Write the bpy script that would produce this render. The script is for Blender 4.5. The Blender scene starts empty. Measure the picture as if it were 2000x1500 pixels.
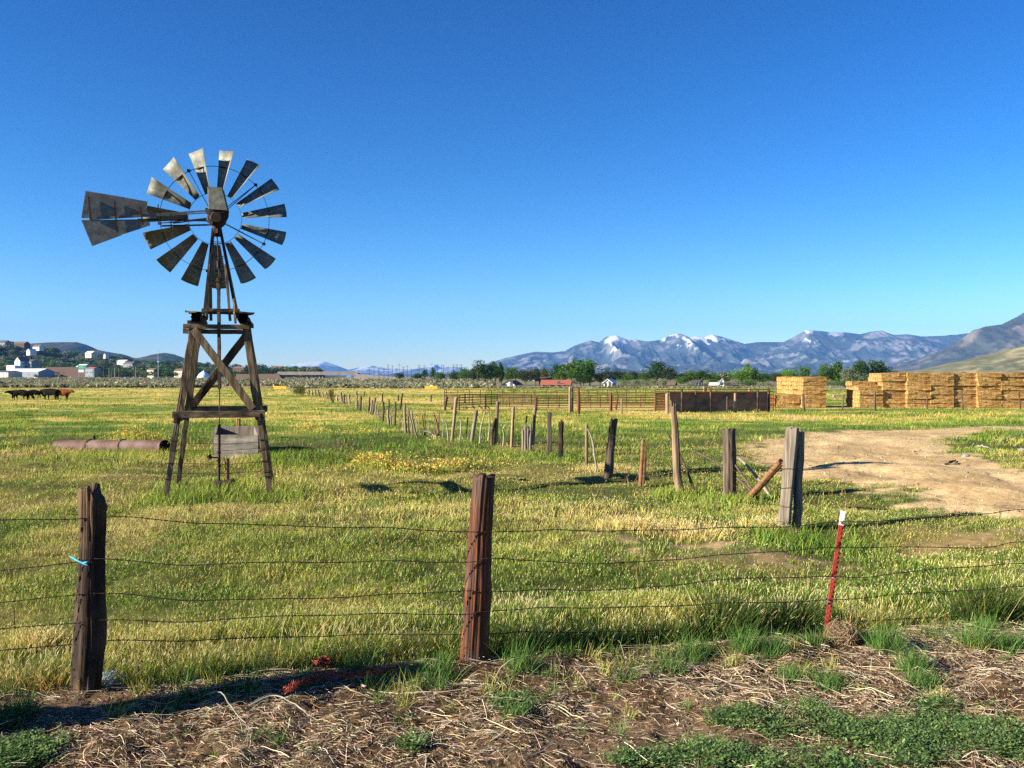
SKY_ALT,SKY_AIR,SKY_DUST,SKY_OZ,SKY_STR,SKY_SAT,SKY_HUE,SKY_VAL,SKY_GAM=1400,1.0,0.2,2.0,0.05,1.4,.5,.64,1.45
HAZE_TOP,HAZE_DENS,HAZE_COL,EXPO=1500,4.0e-5,(.14,.36,.82,1),1.75
import bpy, bmesh, math, random
import numpy as np
from mathutils import Vector, Matrix
R = math.radians
rng = np.random.default_rng(7)
random.seed(7)
scene = bpy.context.scene
COL = scene.collection
F = 1732.0
CAM = np.array([0.0, 0.0, 2.2])
PITCH = math.atan(15 / F)

# ---------------------------------------------------------------- noise
def _h(ix, iy, s):
    n = (ix.astype(np.int64) * 374761393 + iy.astype(np.int64) * 668265263 + s * 1442695041) & 0xFFFFFFFF
    n = ((n ^ (n >> 13)) * 1274126177) & 0xFFFFFFFF
    n = n ^ (n >> 16)
    return (n & 0xFFFF) / 65535.0
def vn(x, y, s=0):
    x = np.asarray(x, float); y = np.asarray(y, float)
    ix = np.floor(x); iy = np.floor(y)
    fx = x - ix; fy = y - iy
    ix = ix.astype(np.int64); iy = iy.astype(np.int64)
    fx = fx * fx * (3 - 2 * fx); fy = fy * fy * (3 - 2 * fy)
    a = _h(ix, iy, s); b = _h(ix + 1, iy, s); c = _h(ix, iy + 1, s); d = _h(ix + 1, iy + 1, s)
    return (a * (1 - fx) + b * fx) * (1 - fy) + (c * (1 - fx) + d * fx) * fy
def fbm(x, y, s=0, o=4):
    t = 0; a = .5; n = 0
    for i in range(o):
        t = t + a * vn(np.asarray(x) * 2 ** i + 17.3 * i, np.asarray(y) * 2 ** i - 9.1 * i, s + i); n += a; a *= .5
    return t / n
def ridged(x, y, s=0, o=5):
    t = 0; a = .5; n = 0
    for i in range(o):
        v = 1 - np.abs(2 * vn(np.asarray(x) * 2 ** i + 5.7 * i, np.asarray(y) * 2 ** i + 3.3 * i, s + i) - 1)
        t = t + a * v * v; n += a; a *= .52
    return t / n
def sst(a, b, x):
    t = np.clip((np.asarray(x, float) - a) / (b - a), 0, 1)
    return t * t * (3 - 2 * t)

# ---------------------------------------------------------------- camera rays and terrain
_BY = np.array([-4000, 4, 6, 20, 30, 60, 80, 140, 200, 300, 420, 700, 1200, 3000, 90000.])
_BZ = np.array([0, 0, 0, 0, -.05, -.35, -.6, -1.3, -1.45, -1.5, -1.2, -.5, -.3, -.3, -.3])
def fenceY(x): return 6.94 + .228 * np.asarray(x, float)
def T(x, y):
    x = np.asarray(x, float); y = np.asarray(y, float)
    r = np.sqrt(x * x + y * y) * 0 + y
    z = np.interp(r, _BY, _BZ)
    near = 1 - sst(28, 55, np.abs(y))
    z = z + (fbm(x * .35, y * .35, 3, 3) - .5) * .30 * near * sst(7, 13, y)
    z = z + (fbm(x * 1.3, y * 1.3, 9, 4) - .5) * (.07 + .10 * sst(7, 10, y)) * (1 - sst(25, 50, np.abs(y)))
    t = y - fenceY(x)
    z = z - .16 * np.exp(-((t - .42) / .4) ** 2) * sst(-.12, .2, t)
    lit = 1 - sst(-.35, -.1, t)
    z = z - lit * .035 + lit * ((fbm(x * 4.5, y * 4.5, 21, 3) - .5) * .09 + (vn(x * 14, y * 14, 5) - .5) * .022)
    # a low swale in front of the old corner post
    z = z - .16 * np.exp(-(((x - 5.2) / 1.7) ** 2 + ((y - 11.9) / .8) ** 2))
    z = z + (fbm(x * .004, y * .004, 31, 3) - .5) * 2.0 * sst(350, 900, np.abs(y))
    return z
def ray(px, py):
    vx = (px - 1000) / F; vz = (750 - py) / F
    c, s = math.cos(PITCH), math.sin(PITCH)
    d = np.array([vx, c + vz * s, vz * c - s]); return d / d[1]
_TS = 2.5 * 1.006 ** np.arange(1220)
def ground(px, py):
    d = ray(px, py); f = CAM[2] + d[2] * _TS - T(d[0] * _TS, _TS); i = int(np.argmax(f <= 0)) if (f <= 0).any() else len(_TS) - 1
    tt = np.linspace(_TS[max(i - 1, 0)], _TS[i], 24); f = CAM[2] + d[2] * tt - T(d[0] * tt, tt); j = int(np.argmax(f <= 0)) if (f <= 0).any() else 23
    t = float(tt[j])
    return np.array([d[0] * t, t, float(T(d[0] * t, t))])
def at(px, py, Y):
    d = ray(px, py); return CAM + d * Y

# ---------------------------------------------------------------- object helpers
def tag(o, label=None, cat=None, group=None, kind=None):
    if label: o['label'] = label
    if cat: o['category'] = cat
    if group: o['group'] = group
    if kind: o['kind'] = kind
    return o
def link(o, parent=None):
    COL.objects.link(o)
    if parent is not None: o.parent = parent
    return o
def empty(name, loc=(0, 0, 0), rz=0, parent=None):
    o = bpy.data.objects.new(name, None); o.location = loc; o.rotation_euler = (0, 0, rz); o.empty_display_size = .2
    return link(o, parent)
def mesh_np(name, V, faces_list, mats, smooth=True, colors=None, attrs=None):
    """faces_list: list of integer arrays (n,k)"""
    me = bpy.data.meshes.new(name)
    V = np.asarray(V, np.float32)
    loops = np.concatenate([f.ravel() for f in faces_list]).astype(np.int32)
    tot = np.concatenate([np.full(len(f), f.shape[1]) for f in faces_list]).astype(np.int32)
    st = np.concatenate([[0], np.cumsum(tot)[:-1]]).astype(np.int32)
    me.vertices.add(len(V)); me.vertices.foreach_set('co', V.ravel())
    me.loops.add(len(loops)); me.loops.foreach_set('vertex_index', loops)
    me.polygons.add(len(tot)); me.polygons.foreach_set('loop_start', st); me.polygons.foreach_set('loop_total', tot)
    me.polygons.foreach_set('use_smooth', np.full(len(tot), smooth))
    if colors is not None:
        a = me.color_attributes.new('Col', 'FLOAT_COLOR', 'POINT')
        c = np.ones((len(V), 4), np.float32); c[:, :3] = colors; a.data.foreach_set('color', c.ravel())
    for k, v in (attrs or {}).items():
        a = me.attributes.new(k, 'FLOAT', 'POINT'); a.data.foreach_set('value', np.asarray(v, np.float32))
    for m in (mats if isinstance(mats, (list, tuple)) else [mats]): me.materials.append(m)
    me.update(calc_edges=True); me.validate()
    return me
def obj_np(name, V, fl, mat, parent=None, loc=(0, 0, 0), **kw):
    me = mesh_np(name, V, fl, mat, **kw)
    o = bpy.data.objects.new(name, me); o.location = loc
    return link(o, parent)

class MB:
    def __init__(s): s.v = []; s.f = []; s.n = 0; s.sm = []; s.c = []
    def add(s, V, Fs, smooth=False, col=None):
        V = np.asarray(V, float); s.v.append(V)
        for f in Fs: s.f.append([i + s.n for i in f]); s.sm.append(smooth)
        s.c.append(np.tile(col if col is not None else (1, 1, 1), (len(V), 1))); s.n += len(V)
        return s
    def box(s, c, d, M=None, jit=0):
        h = np.array(d) / 2
        V = np.array([[x, y, z] for x in (-1, 1) for y in (-1, 1) for z in (-1, 1)]) * h
        if jit: V = V + rng.normal(0, jit, V.shape)
        if M is not None: V = V @ np.array(M).T
        V = V + np.array(c)
        return s.add(V, [(0, 1, 3, 2), (4, 6, 7, 5), (0, 4, 5, 1), (2, 3, 7, 6), (0, 2, 6, 4), (1, 5, 7, 3)])
    def bar(s, a, b, w, d, up=(0, 0, 1), seg=1, jit=0, w2=None):
        """squared timber from a to b, w across (side), d thick"""
        a = np.array(a, float); b = np.array(b, float); t = b - a; L = np.linalg.norm(t); t /= L
        sd = np.cross(t, np.array(up, float)); sd /= np.linalg.norm(sd); u = np.cross(sd, t)
        V = []
        for k in range(seg + 1):
            ww = w if w2 is None else w + (w2 - w) * k / seg
            p = a + t * L * k / seg
            for sx, sy in ((-1, -1), (1, -1), (1, 1), (-1, 1)):
                V.append(p + sd * sx * ww / 2 + u * sy * d / 2 + rng.normal(0, 1, 3) * jit)
        Fs = [(3, 2, 1, 0), tuple(4 * seg + i for i in range(4))]
        for k in range(seg):
            for i in range(4): Fs.append((4 * k + i, 4 * k + (i + 1) % 4, 4 * k + 4 + (i + 1) % 4, 4 * k + 4 + i))
        return s.add(V, Fs)
    def tube(s, pts, r, n=8, cap=True):
        pts = [np.array(p, float) for p in pts]; V = []; K = len(pts)
        rr = r if hasattr(r, '__len__') else [r] * K
        ref = np.array([.13, .21, .97])
        for k in range(K):
            t = pts[min(k + 1, K - 1)] - pts[max(k - 1, 0)]; t /= np.linalg.norm(t) + 1e-9
            q = ref if abs(t @ ref) < .95 else np.array([1, .1, 0.])
            a = np.cross(t, q); a /= np.linalg.norm(a); b = np.cross(t, a)
            for i in range(n):
                th = 2 * math.pi * i / n; V.append(pts[k] + rr[k] * (math.cos(th) * a + math.sin(th) * b))
        Fs = [(k * n + i, k * n + (i + 1) % n, (k + 1) * n + (i + 1) % n, (k + 1) * n + i) for k in range(K - 1) for i in range(n)]
        s.add(V, Fs, True)
        if cap:
            s.add([V[i] for i in range(n)], [tuple(range(n))]); s.add([V[(K - 1) * n + i] for i in range(n)], [tuple(range(n - 1, -1, -1))])
        return s
    def poly(s, P, th, nrm):
        """flat plate from outline P, extruded th along nrm"""
        P = np.array(P, float); k = len(P); nv = np.array(nrm, float) * th / 2
        V = np.vstack([P + nv, P - nv])
        return s.add(V, [tuple(range(k)), tuple(range(2 * k - 1, k - 1, -1))] + [((i + 1) % k, i, i + k, (i + 1) % k + k) for i in range(k)])
    def build(s, name, mat, parent=None, loc=(0, 0, 0), rz=0, bevel=0):
        me = bpy.data.meshes.new(name); V = np.vstack(s.v)
        me.from_pydata(V.tolist(), [], s.f); me.polygons.foreach_set('use_smooth', s.sm)
        me.materials.append(mat)
        bm = bmesh.new(); bm.from_mesh(me); bmesh.ops.recalc_face_normals(bm, faces=bm.faces); bm.to_mesh(me); bm.free()
        o = bpy.data.objects.new(name, me); o.location = loc; o.rotation_euler = (0, 0, rz)
        if bevel:
            m = o.modifiers.new('b', 'BEVEL'); m.width = bevel; m.segments = 2; m.limit_method = 'ANGLE'
        return link(o, parent)

# ---------------------------------------------------------------- materials
def srgb(h):
    if isinstance(h, str): h = [int(h[i:i + 2], 16) / 255 for i in (0, 2, 4)]
    return [c / 12.92 if c <= .04045 else ((c + .055) / 1.055) ** 2.4 for c in h]
def ramp(nt, stops, fac):
    r = nt.nodes.new('ShaderNodeValToRGB'); e = r.color_ramp.elements
    while len(e) < len(stops): e.new(.5)
    for i, (p, c) in enumerate(stops): e[i].position = p; e[i].color = (*c, 1)
    nt.links.new(fac, r.inputs[0]); return r.outputs[0]
def mat(name, cols, scale=5, stretch=(1, 1, 1), rough=.85, bump=.3, bdist=.01, metal=0, detail=8, spec=.3, dist=0, obj_coord=True, cols2=None, scale2=1.0, rnd=0):
    m = bpy.data.materials.new(name); m.use_nodes = True; nt = m.node_tree; N = nt.nodes; L = nt.links
    b = N['Principled BSDF']; b.inputs['Roughness'].default_value = rough; b.inputs['Metallic'].default_value = metal
    b.inputs['Specular IOR Level'].default_value = spec
    tc = N.new('ShaderNodeTexCoord'); mp = N.new('ShaderNodeMapping'); mp.inputs['Scale'].default_value = stretch
    L.new(tc.outputs['Object' if obj_coord else 'Generated'], mp.inputs[0])
    vec = mp.outputs[0]
    if rnd:
        oi = N.new('ShaderNodeObjectInfo'); va = N.new('ShaderNodeVectorMath'); va.operation = 'ADD'
        sc_ = N.new('ShaderNodeMath'); sc_.operation = 'MULTIPLY'; sc_.inputs[1].default_value = 37.0
        L.new(oi.outputs['Random'], sc_.inputs[0]); L.new(vec, va.inputs[0]); L.new(sc_.outputs[0], va.inputs[1]); vec = va.outputs[0]
    n = N.new('ShaderNodeTexNoise'); n.inputs['Scale'].default_value = scale; n.inputs['Detail'].default_value = detail
    n.inputs['Roughness'].default_value = .62; n.inputs['Distortion'].default_value = dist; L.new(vec, n.inputs[0])
    k = len(cols); stops = [(.28 + .44 * i / max(1, k - 1), c) for i, c in enumerate(cols)]
    col = ramp(nt, stops, n.outputs[0])
    if cols2:
        n2 = N.new('ShaderNodeTexNoise'); n2.inputs['Scale'].default_value = scale2; n2.inputs['Detail'].default_value = 5; L.new(tc.outputs['Object'], n2.inputs[0])
        mx = N.new('ShaderNodeMixRGB'); mx.blend_type = 'MIX'
        f2 = ramp(nt, [(.47, (0, 0, 0)), (.6, (1, 1, 1))], n2.outputs[0])
        L.new(f2, mx.inputs[0]); L.new(col, mx.inputs[1]); mx.inputs[2].default_value = (*cols2, 1); col = mx.outputs[0]
    if rnd:
        hs = N.new('ShaderNodeHueSaturation'); mr = N.new('ShaderNodeMapRange'); mr.inputs[3].default_value = 1 - rnd; mr.inputs[4].default_value = 1 + rnd
        L.new(oi.outputs['Random'], mr.inputs[0]); L.new(mr.outputs[0], hs.inputs['Value']); L.new(col, hs.inputs['Color']); col = hs.outputs[0]
    L.new(col, b.inputs['Base Color'])
    if bump:
        bp = N.new('ShaderNodeBump'); bp.inputs['Strength'].default_value = bump; bp.inputs['Distance'].default_value = bdist
        L.new(n.outputs[0], bp.inputs['Height']); L.new(bp.outputs[0], b.inputs['Normal'])
    return m
def leafmat(name, trans=.35, gloss=0.0, sat=1.0):
    m = bpy.data.materials.new(name); m.use_nodes = True; nt = m.node_tree; N = nt.nodes; L = nt.links
    N.remove(N['Principled BSDF']); out = N['Material Output']
    a = N.new('ShaderNodeAttribute'); a.attribute_name = 'Col'
    d = N.new('ShaderNodeBsdfDiffuse'); t = N.new('ShaderNodeBsdfTranslucent'); mx = N.new('ShaderNodeMixShader'); mx.inputs[0].default_value = trans
    L.new(a.outputs[0], d.inputs[0]); L.new(a.outputs[0], t.inputs[0]); L.new(d.outputs[0], mx.inputs[1]); L.new(t.outputs[0], mx.inputs[2])
    o = mx.outputs[0]
    if gloss:
        g = N.new('ShaderNodeBsdfGlossy'); g.inputs['Roughness'].default_value = .45; g.inputs[0].default_value = (.8, .9, .6, 1)
        m2 = N.new('ShaderNodeMixShader'); m2.inputs[0].default_value = gloss; L.new(o, m2.inputs[1]); L.new(g.outputs[0], m2.inputs[2]); o = m2.outputs[0]
    L.new(o, out.inputs[0]); return m

M = {}
W = (1, 1, .06)
M['old_wood'] = mat('old_wood', [(.017, .011, .008), (.076, .053, .036), (.170, .132, .093)], 22, W, bump=.9, bdist=.012, rough=.9)
M['dark_wood'] = mat('dark_wood', [(.007, .004, .003), (.028, .016, .009), (.081, .050, .030)], 20, W, bump=1, bdist=.014, rough=.9, cols2=(0.121, 0.073, 0.036), scale2=1.7)
M['red_wood'] = mat('red_wood', [(.007, .003, .002), (.068, .020, .006), (.225, .077, .020)], 24, (1, 1, .05), bump=1, bdist=.012, rough=.65, cols2=(0.063, 0.045, 0.036), scale2=1.4)
M['grey_wood'] = mat('grey_wood', [(.045, .034, .025), (.17, .135, .1), (.3, .25, .19)], 26, (1, 1, .05), bump=.8, bdist=.008, rough=.9)
M['grey_wood_h'] = mat('grey_wood_h', [(.07, .06, .05), (.2, .175, .14), (.33, .29, .23)], 12, (.12, 1, 1), bump=.6, bdist=.008, rough=.9)
M['tan_wood'] = mat('tan_wood', [(.075, .045, .026), (.225, .150, .086), (.360, .270, .173)], 18, W, bump=.6, bdist=.01, rough=.9, rnd=.25)
M['pale_stick'] = mat('pale_stick', [(.170, .136, .102), (.383, .332, .255)], 9, (1, 1, .3), bump=.4, rough=.9)
M['tower_wood'] = mat('tower_wood', [(.022, .014, .008), (.125, .084, .045), (.25, .185, .11)], 16, (1, 1, .08), bump=.8, bdist=.01, rough=.9)
M['tower_wood_h'] = mat('tower_wood_h', [(.022, .014, .008), (.125, .084, .045), (.25, .185, .11)], 16, (.08, 1, 1), bump=.8, bdist=.01, rough=.9)
M['rot_wood'] = mat('rot_wood', [(.01, .007, .005), (.05, .032, .02), (.13, .085, .05)], 9, (.4, 1, 1), bump=1, bdist=.03, rough=.95)
M['rail_wood'] = mat('rail_wood', [(.060, .024, .009), (.180, .087, .036), (.252, .132, .060)], 16, (.1, 1, 1), bump=.7, bdist=.008, rough=.8)
M['galv'] = mat('galv', [(.068, .071, .058), (.176, .179, .149), (.310, .307, .257)], 16, rough=.62, metal=.12, bump=.2, bdist=.003, cols2=(0.135, 0.129, 0.098), scale2=2.6, spec=.2)
M['galv_dull'] = mat('galv_dull', [(.074, .077, .068), (.136, .140, .121), (.223, .217, .186)], 10, rough=.6, metal=.1, bump=.2, bdist=.004, cols2=(0.124, 0.102, 0.074), scale2=2, spec=.25)
M['galv_shaded'] = mat('galv_shaded', [(.03, .035, .028), (.07, .075, .062), (.13, .13, .11)], 10, rough=.6, metal=.1, bump=.2, bdist=.004, spec=.2)  # galvanised tone darkened to stand for the shade on the gear cover
M['rust'] = mat('rust', [(.006, .004, .003), (.028, .014, .009), (.088, .038, .020)], 14, rough=.85, bump=.5, bdist=.004)
M['dark_iron'] = mat('dark_iron', [(.015, .01, .008), (.045, .028, .02), (.1, .055, .035)], 14, rough=.75, metal=.2, bump=.4, bdist=.004)
M['wire'] = mat('wire', [(.02, .015, .012), (.06, .04, .03)], 30, rough=.7, metal=.3, bump=0)
M['pipe'] = mat('pipe', [(.055, .023, .018), (.094, .045, .033), (.140, .078, .062)], 3, (1, 1, 1), rough=.75, bump=.3, bdist=.01, cols2=(0.133, 0.086, 0.070), scale2=1.3)
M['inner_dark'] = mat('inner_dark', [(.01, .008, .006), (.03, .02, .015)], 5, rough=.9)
M['corral'] = mat('corral', [(.028, .013, .008), (.091, .028, .017), (.140, .042, .025)], 6, rough=.7, bump=.2, rnd=.15)
M['corral_red'] = mat('corral_red', [(.054, .012, .008), (.132, .024, .016), (.180, .036, .024)], 5, rough=.6, bump=.15)
M['sheet'] = mat('sheet', [(.055, .037, .033), (.139, .092, .077), (.246, .154, .114)], 1.3, (1, 1, 2.5), rough=.8, bump=.3, bdist=.02, cols2=(0.308, 0.114, 0.055), scale2=.55, rnd=.15)
M['tpost_red'] = mat('tpost_red', [(.160, .020, .014), (.336, .040, .028), (.400, .072, .048)], 12, rough=.5, bump=.2, bdist=.003)
M['white_paint'] = mat('white_paint', [(.6, .6, .6), (.8, .8, .8)], 12, rough=.5, bump=.1, bdist=.002)
M['blue'] = mat('blue_plastic', [(.015, .2, .36), (.03, .34, .52)], 20, rough=.5, bump=0)
M['orange'] = mat('orange_plastic', [(.208, .034, .019), (.472, .095, .047)], 15, rough=.6, bump=0)
M['bag'] = mat('bag_cloth', [(.12, .18, .3), (.24, .32, .46), (.42, .47, .55)], 9, rough=.6, bump=.6, bdist=.01)
M['hay'] = mat('hay', [(.07, .035, .012), (.42, .25, .085), (.72, .5, .22)], 15, (1.6, 1.2, .45), rough=.95, bump=1, bdist=.1, cols2=(.27, .14, .04), scale2=1.9, rnd=.14, spec=.05)
M['concrete'] = mat('concrete', [(.160, .152, .136), (.272, .256, .232)], 3, rough=.9, bump=.1)
M['bridge'] = mat('bridge_concrete', [(.2, .16, .14), (.3, .25, .22)], .3, rough=.9, bump=0)
M['white_wall'] = mat('white_wall', [(.6, .59, .56), (.78, .77, .74)], .7, rough=.85, bump=0)
M['cream_wall'] = mat('cream_wall', [(.45, .4, .3), (.6, .54, .42)], .7, rough=.85, bump=0)
M['grey_wall'] = mat('grey_wall', [(.16, .18, .2), (.26, .28, .3)], .7, rough=.85, bump=0)
M['blue_wall'] = mat('blue_wall', [(.12, .2, .32), (.2, .28, .4)], .7, rough=.85, bump=0)
M['brown_wall'] = mat('brown_wall', [(.072, .040, .025), (.108, .061, .040)], .5, rough=.9, bump=0)
M['roof_red'] = mat('roof_red', [(.255, .068, .038), (.375, .112, .060)], 1.5, rough=.85, bump=0)
M['roof_dark'] = mat('roof_dark', [(.05, .045, .045), (.1, .09, .085)], 1.5, rough=.85, bump=0)
M['roof_brown'] = mat('roof_brown', [(.104, .064, .044), (.176, .112, .080)], 1.5, rough=.85, bump=0)
M['roof_white'] = mat('roof_white', [(.65, .65, .65), (.8, .8, .8)], 1, rough=.5, bump=0)
M['glass'] = mat('window_glass', [(.02, .025, .03), (.05, .06, .07)], 2, rough=.12, bump=0, spec=.5)
M['sign_green'] = mat('sign_green', [(.0, .25, .12), (.01, .3, .15)], 1, rough=.5, bump=0)
M['yellow'] = mat('yellow_paint', [(.75, .45, .02), (.85, .55, .04)], 3, rough=.6, bump=0)
M['steel'] = mat('steel_grey', [(.25, .26, .27), (.4, .41, .42)], 4, rough=.5, metal=.5, bump=0)
M['tent'] = mat('tent_cloth', [(.35, .5, .75), (.7, .78, .9)], .6, (1, 1, .1), rough=.6, bump=0)
M['cow_black'] = mat('cow_black', [(.004, .003, .003), (.012, .008, .006)], 3, rough=.9, bump=0, spec=.05)
M['cow_brown'] = mat('cow_brown', [(.1, .025, .01), (.2, .06, .02)], 3, rough=.9, bump=0, cols2=(.03, .012, .008), scale2=1.1, spec=.05)
M['car_white'] = mat('car_white', [(.7, .7, .7), (.8, .8, .8)], 1, rough=.25, bump=0, spec=.5)
M['car_dark'] = mat('car_dark', [(.03, .03, .035), (.05, .05, .055)], 1, rough=.25, bump=0, spec=.5)
M['rubber'] = mat('rubber', [(.02, .02, .02), (.03, .03, .03)], 1, rough=.8, bump=0)
M['bark'] = mat('bark', [(.05, .035, .025), (.14, .1, .07)], 3, (1, 1, .3), rough=.95, bump=.5, bdist=.05)
M['grass'] = leafmat('grass_blades', .27)
M['straw'] = leafmat('straw', .15)
M['leaf'] = leafmat('leaf', .3)
# ================================================================ masks on the ground
def pxpoly(pts): return np.array([ground(*p)[:2] for p in pts])
def sdf(x, y, P):
    """signed distance to polygon, negative inside"""
    x = np.asarray(x, float); y = np.asarray(y, float); d = np.full(x.shape, 1e9); ins = np.zeros(x.shape, bool)
    n = len(P)
    for i in range(n):
        ax, ay = P[i]; bx, by = P[(i + 1) % n]; ex, ey = bx - ax, by - ay
        t = np.clip(((x - ax) * ex + (y - ay) * ey) / (ex * ex + ey * ey + 1e-12), 0, 1)
        d = np.minimum(d, np.hypot(x - ax - t * ex, y - ay - t * ey))
        c = (ay > y) != (by > y)
        ins ^= c & (x < (bx - ax) * (y - ay) / (by - ay + 1e-12) + ax)
    return np.where(ins, -d, d)
ROAD = pxpoly([(1440, 880), (1480, 863), (1560, 848), (1700, 839), (1850, 835), (2000, 833), (2400, 831), (2500, 1060), (2000, 1024), (1900, 1008), (1835, 992), (1770, 966), (1722, 950), (1640, 936), (1560, 930), (1500, 908), (1460, 897)])
ISLE = pxpoly([(1848, 856), (1900, 846), (2000, 842), (2400, 842), (2400, 935), (2000, 918), (1940, 905), (1900, 893), (1870, 885), (1850, 870)])
BARE = pxpoly([(1190, 1058), (1290, 1042), (1420, 1042), (1500, 1060), (1600, 1082), (1700, 1070), (1800, 1048), (1930, 1032), (2100, 1030), (2100, 1062), (1850, 1076), (1700, 1092), (1500, 1108), (1350, 1102), (1220, 1085)])
CORRD = pxpoly([(905, 793), (1130, 789), (1300, 790), (1300, 799), (1100, 799), (905, 799)])
HAYD = pxpoly([(1500, 793), (2100, 788), (2100, 797), (1500, 798)])
REDD = pxpoly([(420, 752), (560, 750), (560, 755), (420, 756)])
def masks(x, y):
    x = np.asarray(x, float); y = np.asarray(y, float)
    nz = (fbm(x * .9, y * .9, 40, 4) - .5)
    nf = (fbm(x * 4, y * 4, 44, 3) - .5)
    road = sst(.7, -.5, sdf(x, y, ROAD) + nz * 2.2 + nf * 1.8)
    isle = sst(.45, -.35, sdf(x, y, ISLE) + nz * 2.2 + nf)
    bare = sst(.5, -.5, sdf(x, y, BARE) + nz * 1.6 + nf * 1.2) * (.32 + .6 * sst(.36, .58, fbm(x * 2.6, y * 2.6, 61, 4)))
    dirt = np.clip(np.maximum(road * (1 - isle), bare), 0, 1)
    t = y - fenceY(x)
    litter = 1 - sst(-.12, .12, t + nz * .25)
    straw = np.maximum(sst(1.0, -.8, sdf(x, y, CORRD) + nz * 2), sst(.6, -.4, sdf(x, y, HAYD) + nz * 1.5))
    return dirt, litter, straw
GREEN = np.array([.215, .285, .045]); LUSH = np.array([.11, .185, .03]); YEL = np.array([.44, .41, .09]); STRAW = np.array([.6, .46, .19])
_dry = []
for px, py, hw, s in [(1330, 1035, 120, .45), (1240, 1010, 100, .3), (960, 1000, 200, .15), (700, 985, 200, .1), (800, 925, 250, .6), (1010, 925, 90, .5), (600, 890, 120, .3), (90, 905, 120, .4), (480, 960, 90, .5), (1480, 1010, 90, .6),
                      (1180, 915, 60, .7), (930, 880, 100, .4), (1330, 835, 300, .35), (1450, 815, 250, .3), (120, 1000, 100, .3), (1700, 815, 300, .25), (150, 818, 300, .4), (300, 790, 300, .2), (1800, 1075, 150, .3)]:
    g = ground(px, py); rx = hw / F * g[1]; _dry.append((g[0], g[1], rx, max(rx * .45, g[1] * .06), s))
_lush = []
for px, py, hw, s in [(150, 842, 260, .8), (820, 850, 130, .5), (700, 800, 120, .5), (1180, 955, 200, .5), (560, 900, 60, .7), (1400, 940, 140, .5), (1650, 960, 140, .6), (1950, 875, 90, .7), (60, 855, 130, .5),
                      (450, 1060, 140, .3), (1100, 790, 500, .5), (1850, 1170, 200, .5), (1600, 1150, 200, .35), (400, 935, 60, .5), (1450, 880, 80, .4), (900, 1130, 100, .2)]:
    g = ground(px, py); rx = hw / F * g[1]; _lush.append((g[0], g[1], rx, max(rx * .3, g[1] * .05), s))
def dryness(x, y):
    x = np.asarray(x, float); y = np.asarray(y, float)
    w = .15 + (fbm(x * .7, y * .7, 70, 4) - .5) * 2.5 + (fbm(x * .1, y * .1, 77, 3) - .5) * 1.3
    far = sst(40, 90, y)
    w = w + far * np.where(x < -.03 * y, .42, .02) + far * (fbm(x * .03, y * .018, 79, 4) - .5) * .9
    w = w - .10 * sst(18, 40, y)
    for gx, gy, rx, ry, s in _dry: w = w + s * np.exp(-(((x - gx) / rx) ** 2 + ((y - gy) / ry) ** 2))
    for gx, gy, rx, ry, s in _lush: w = w - s * np.exp(-(((x - gx) / rx) ** 2 + ((y - gy) / ry) ** 2))
    return w
def lerp(a, b, t): return a * (1 - t[..., None]) + b * t[..., None]
def fieldcol(w):
    w = np.asarray(w)
    c = lerp(LUSH[None], GREEN[None], sst(-.3, .12, w)); c = lerp(c, YEL[None], sst(.15, .62, w)); c = lerp(c, STRAW[None], sst(.6, 1.2, w) * .75)
    return c

# ================================================================ ground sheet
rad = [1.2]
while rad[-1] < 22: rad.append(rad[-1] * 1.0085)
while rad[-1] < 90: rad.append(rad[-1] * 1.013)
while rad[-1] < 1500: rad.append(rad[-1] * 1.022)
while rad[-1] < 24500: rad.append(rad[-1] * 1.09)
rad = np.array(rad)
th = np.concatenate([np.arange(-44, 44, .16), np.arange(44, 316, 3.0)]) * math.pi / 180
RR, TH = np.meshgrid(rad, th, indexing='ij')
GX = RR * np.sin(TH); GY = RR * np.cos(TH) - .5
nr, na = GX.shape
GZ = T(GX, GY)
idx = np.arange(nr * na).reshape(nr, na)
q = np.stack([idx[:-1, :], idx[1:, :], np.roll(idx, -1, 1)[1:, :], np.roll(idx, -1, 1)[:-1, :]], -1).reshape(-1, 4)[:, ::-1]
dirt, litter, strawm = masks(GX, GY)
wv = dryness(GX, GY)
fc = fieldcol(wv); fc = fc * (1 + sst(30, 60, GY)[..., None] * np.array([.04, -.1, 0]))
nearf = (1 - sst(22, 55, GY))
soil = np.array([.075, .06, .028])
gc = lerp(fc, (fc * .22 + soil * .6), nearf)  # soil tone under near grass darkened as the shadow between stems
far2 = sst(250, 330, GY) * 1.0
sagec = np.array([.19, .18, .105]) * np.ones_like(fc)
gc = lerp(gc, sagec, far2)
redm = sst(8, -3, sdf(GX, GY, REDD) + (fbm(GX * .05, GY * .05, 90, 3) - .5) * 20)
gc = lerp(gc, np.array([.33, .17, .10]) * np.ones_like(fc), redm * .85)
gc = lerp(gc, np.array([.52, .38, .13]) * np.ones_like(fc), strawm * .85)
dcol = lerp(np.array([.57, .41, .22]) * np.ones_like(fc), np.array([.45, .31, .16]) * np.ones_like(fc), sst(.4, .62, fbm(GX * .7, GY * .7, 95, 4)))
sdr = sdf(GX, GY, ROAD) + (fbm(GX * .5, GY * .5, 98, 3) - .5) * .8
rut = np.exp(-((sdr + 1.1) / .22) ** 2) + np.exp(-((sdr + 2.7) / .25) ** 2) + .6 * np.exp(-((sdr + 4.6) / .3) ** 2)
dcol = dcol * (1 - .16 * rut * (.4 + .8 * fbm(GX * 2, GY * 2, 99, 3)))[..., None]
dcol = dcol * (1 - .42 * sst(1.2, .2, sdf(GX, GY, BARE)) * sst(.5, 1.2, sdf(GX, GY, ROAD)))[..., None]
gc = lerp(gc, dcol, dirt)
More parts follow.
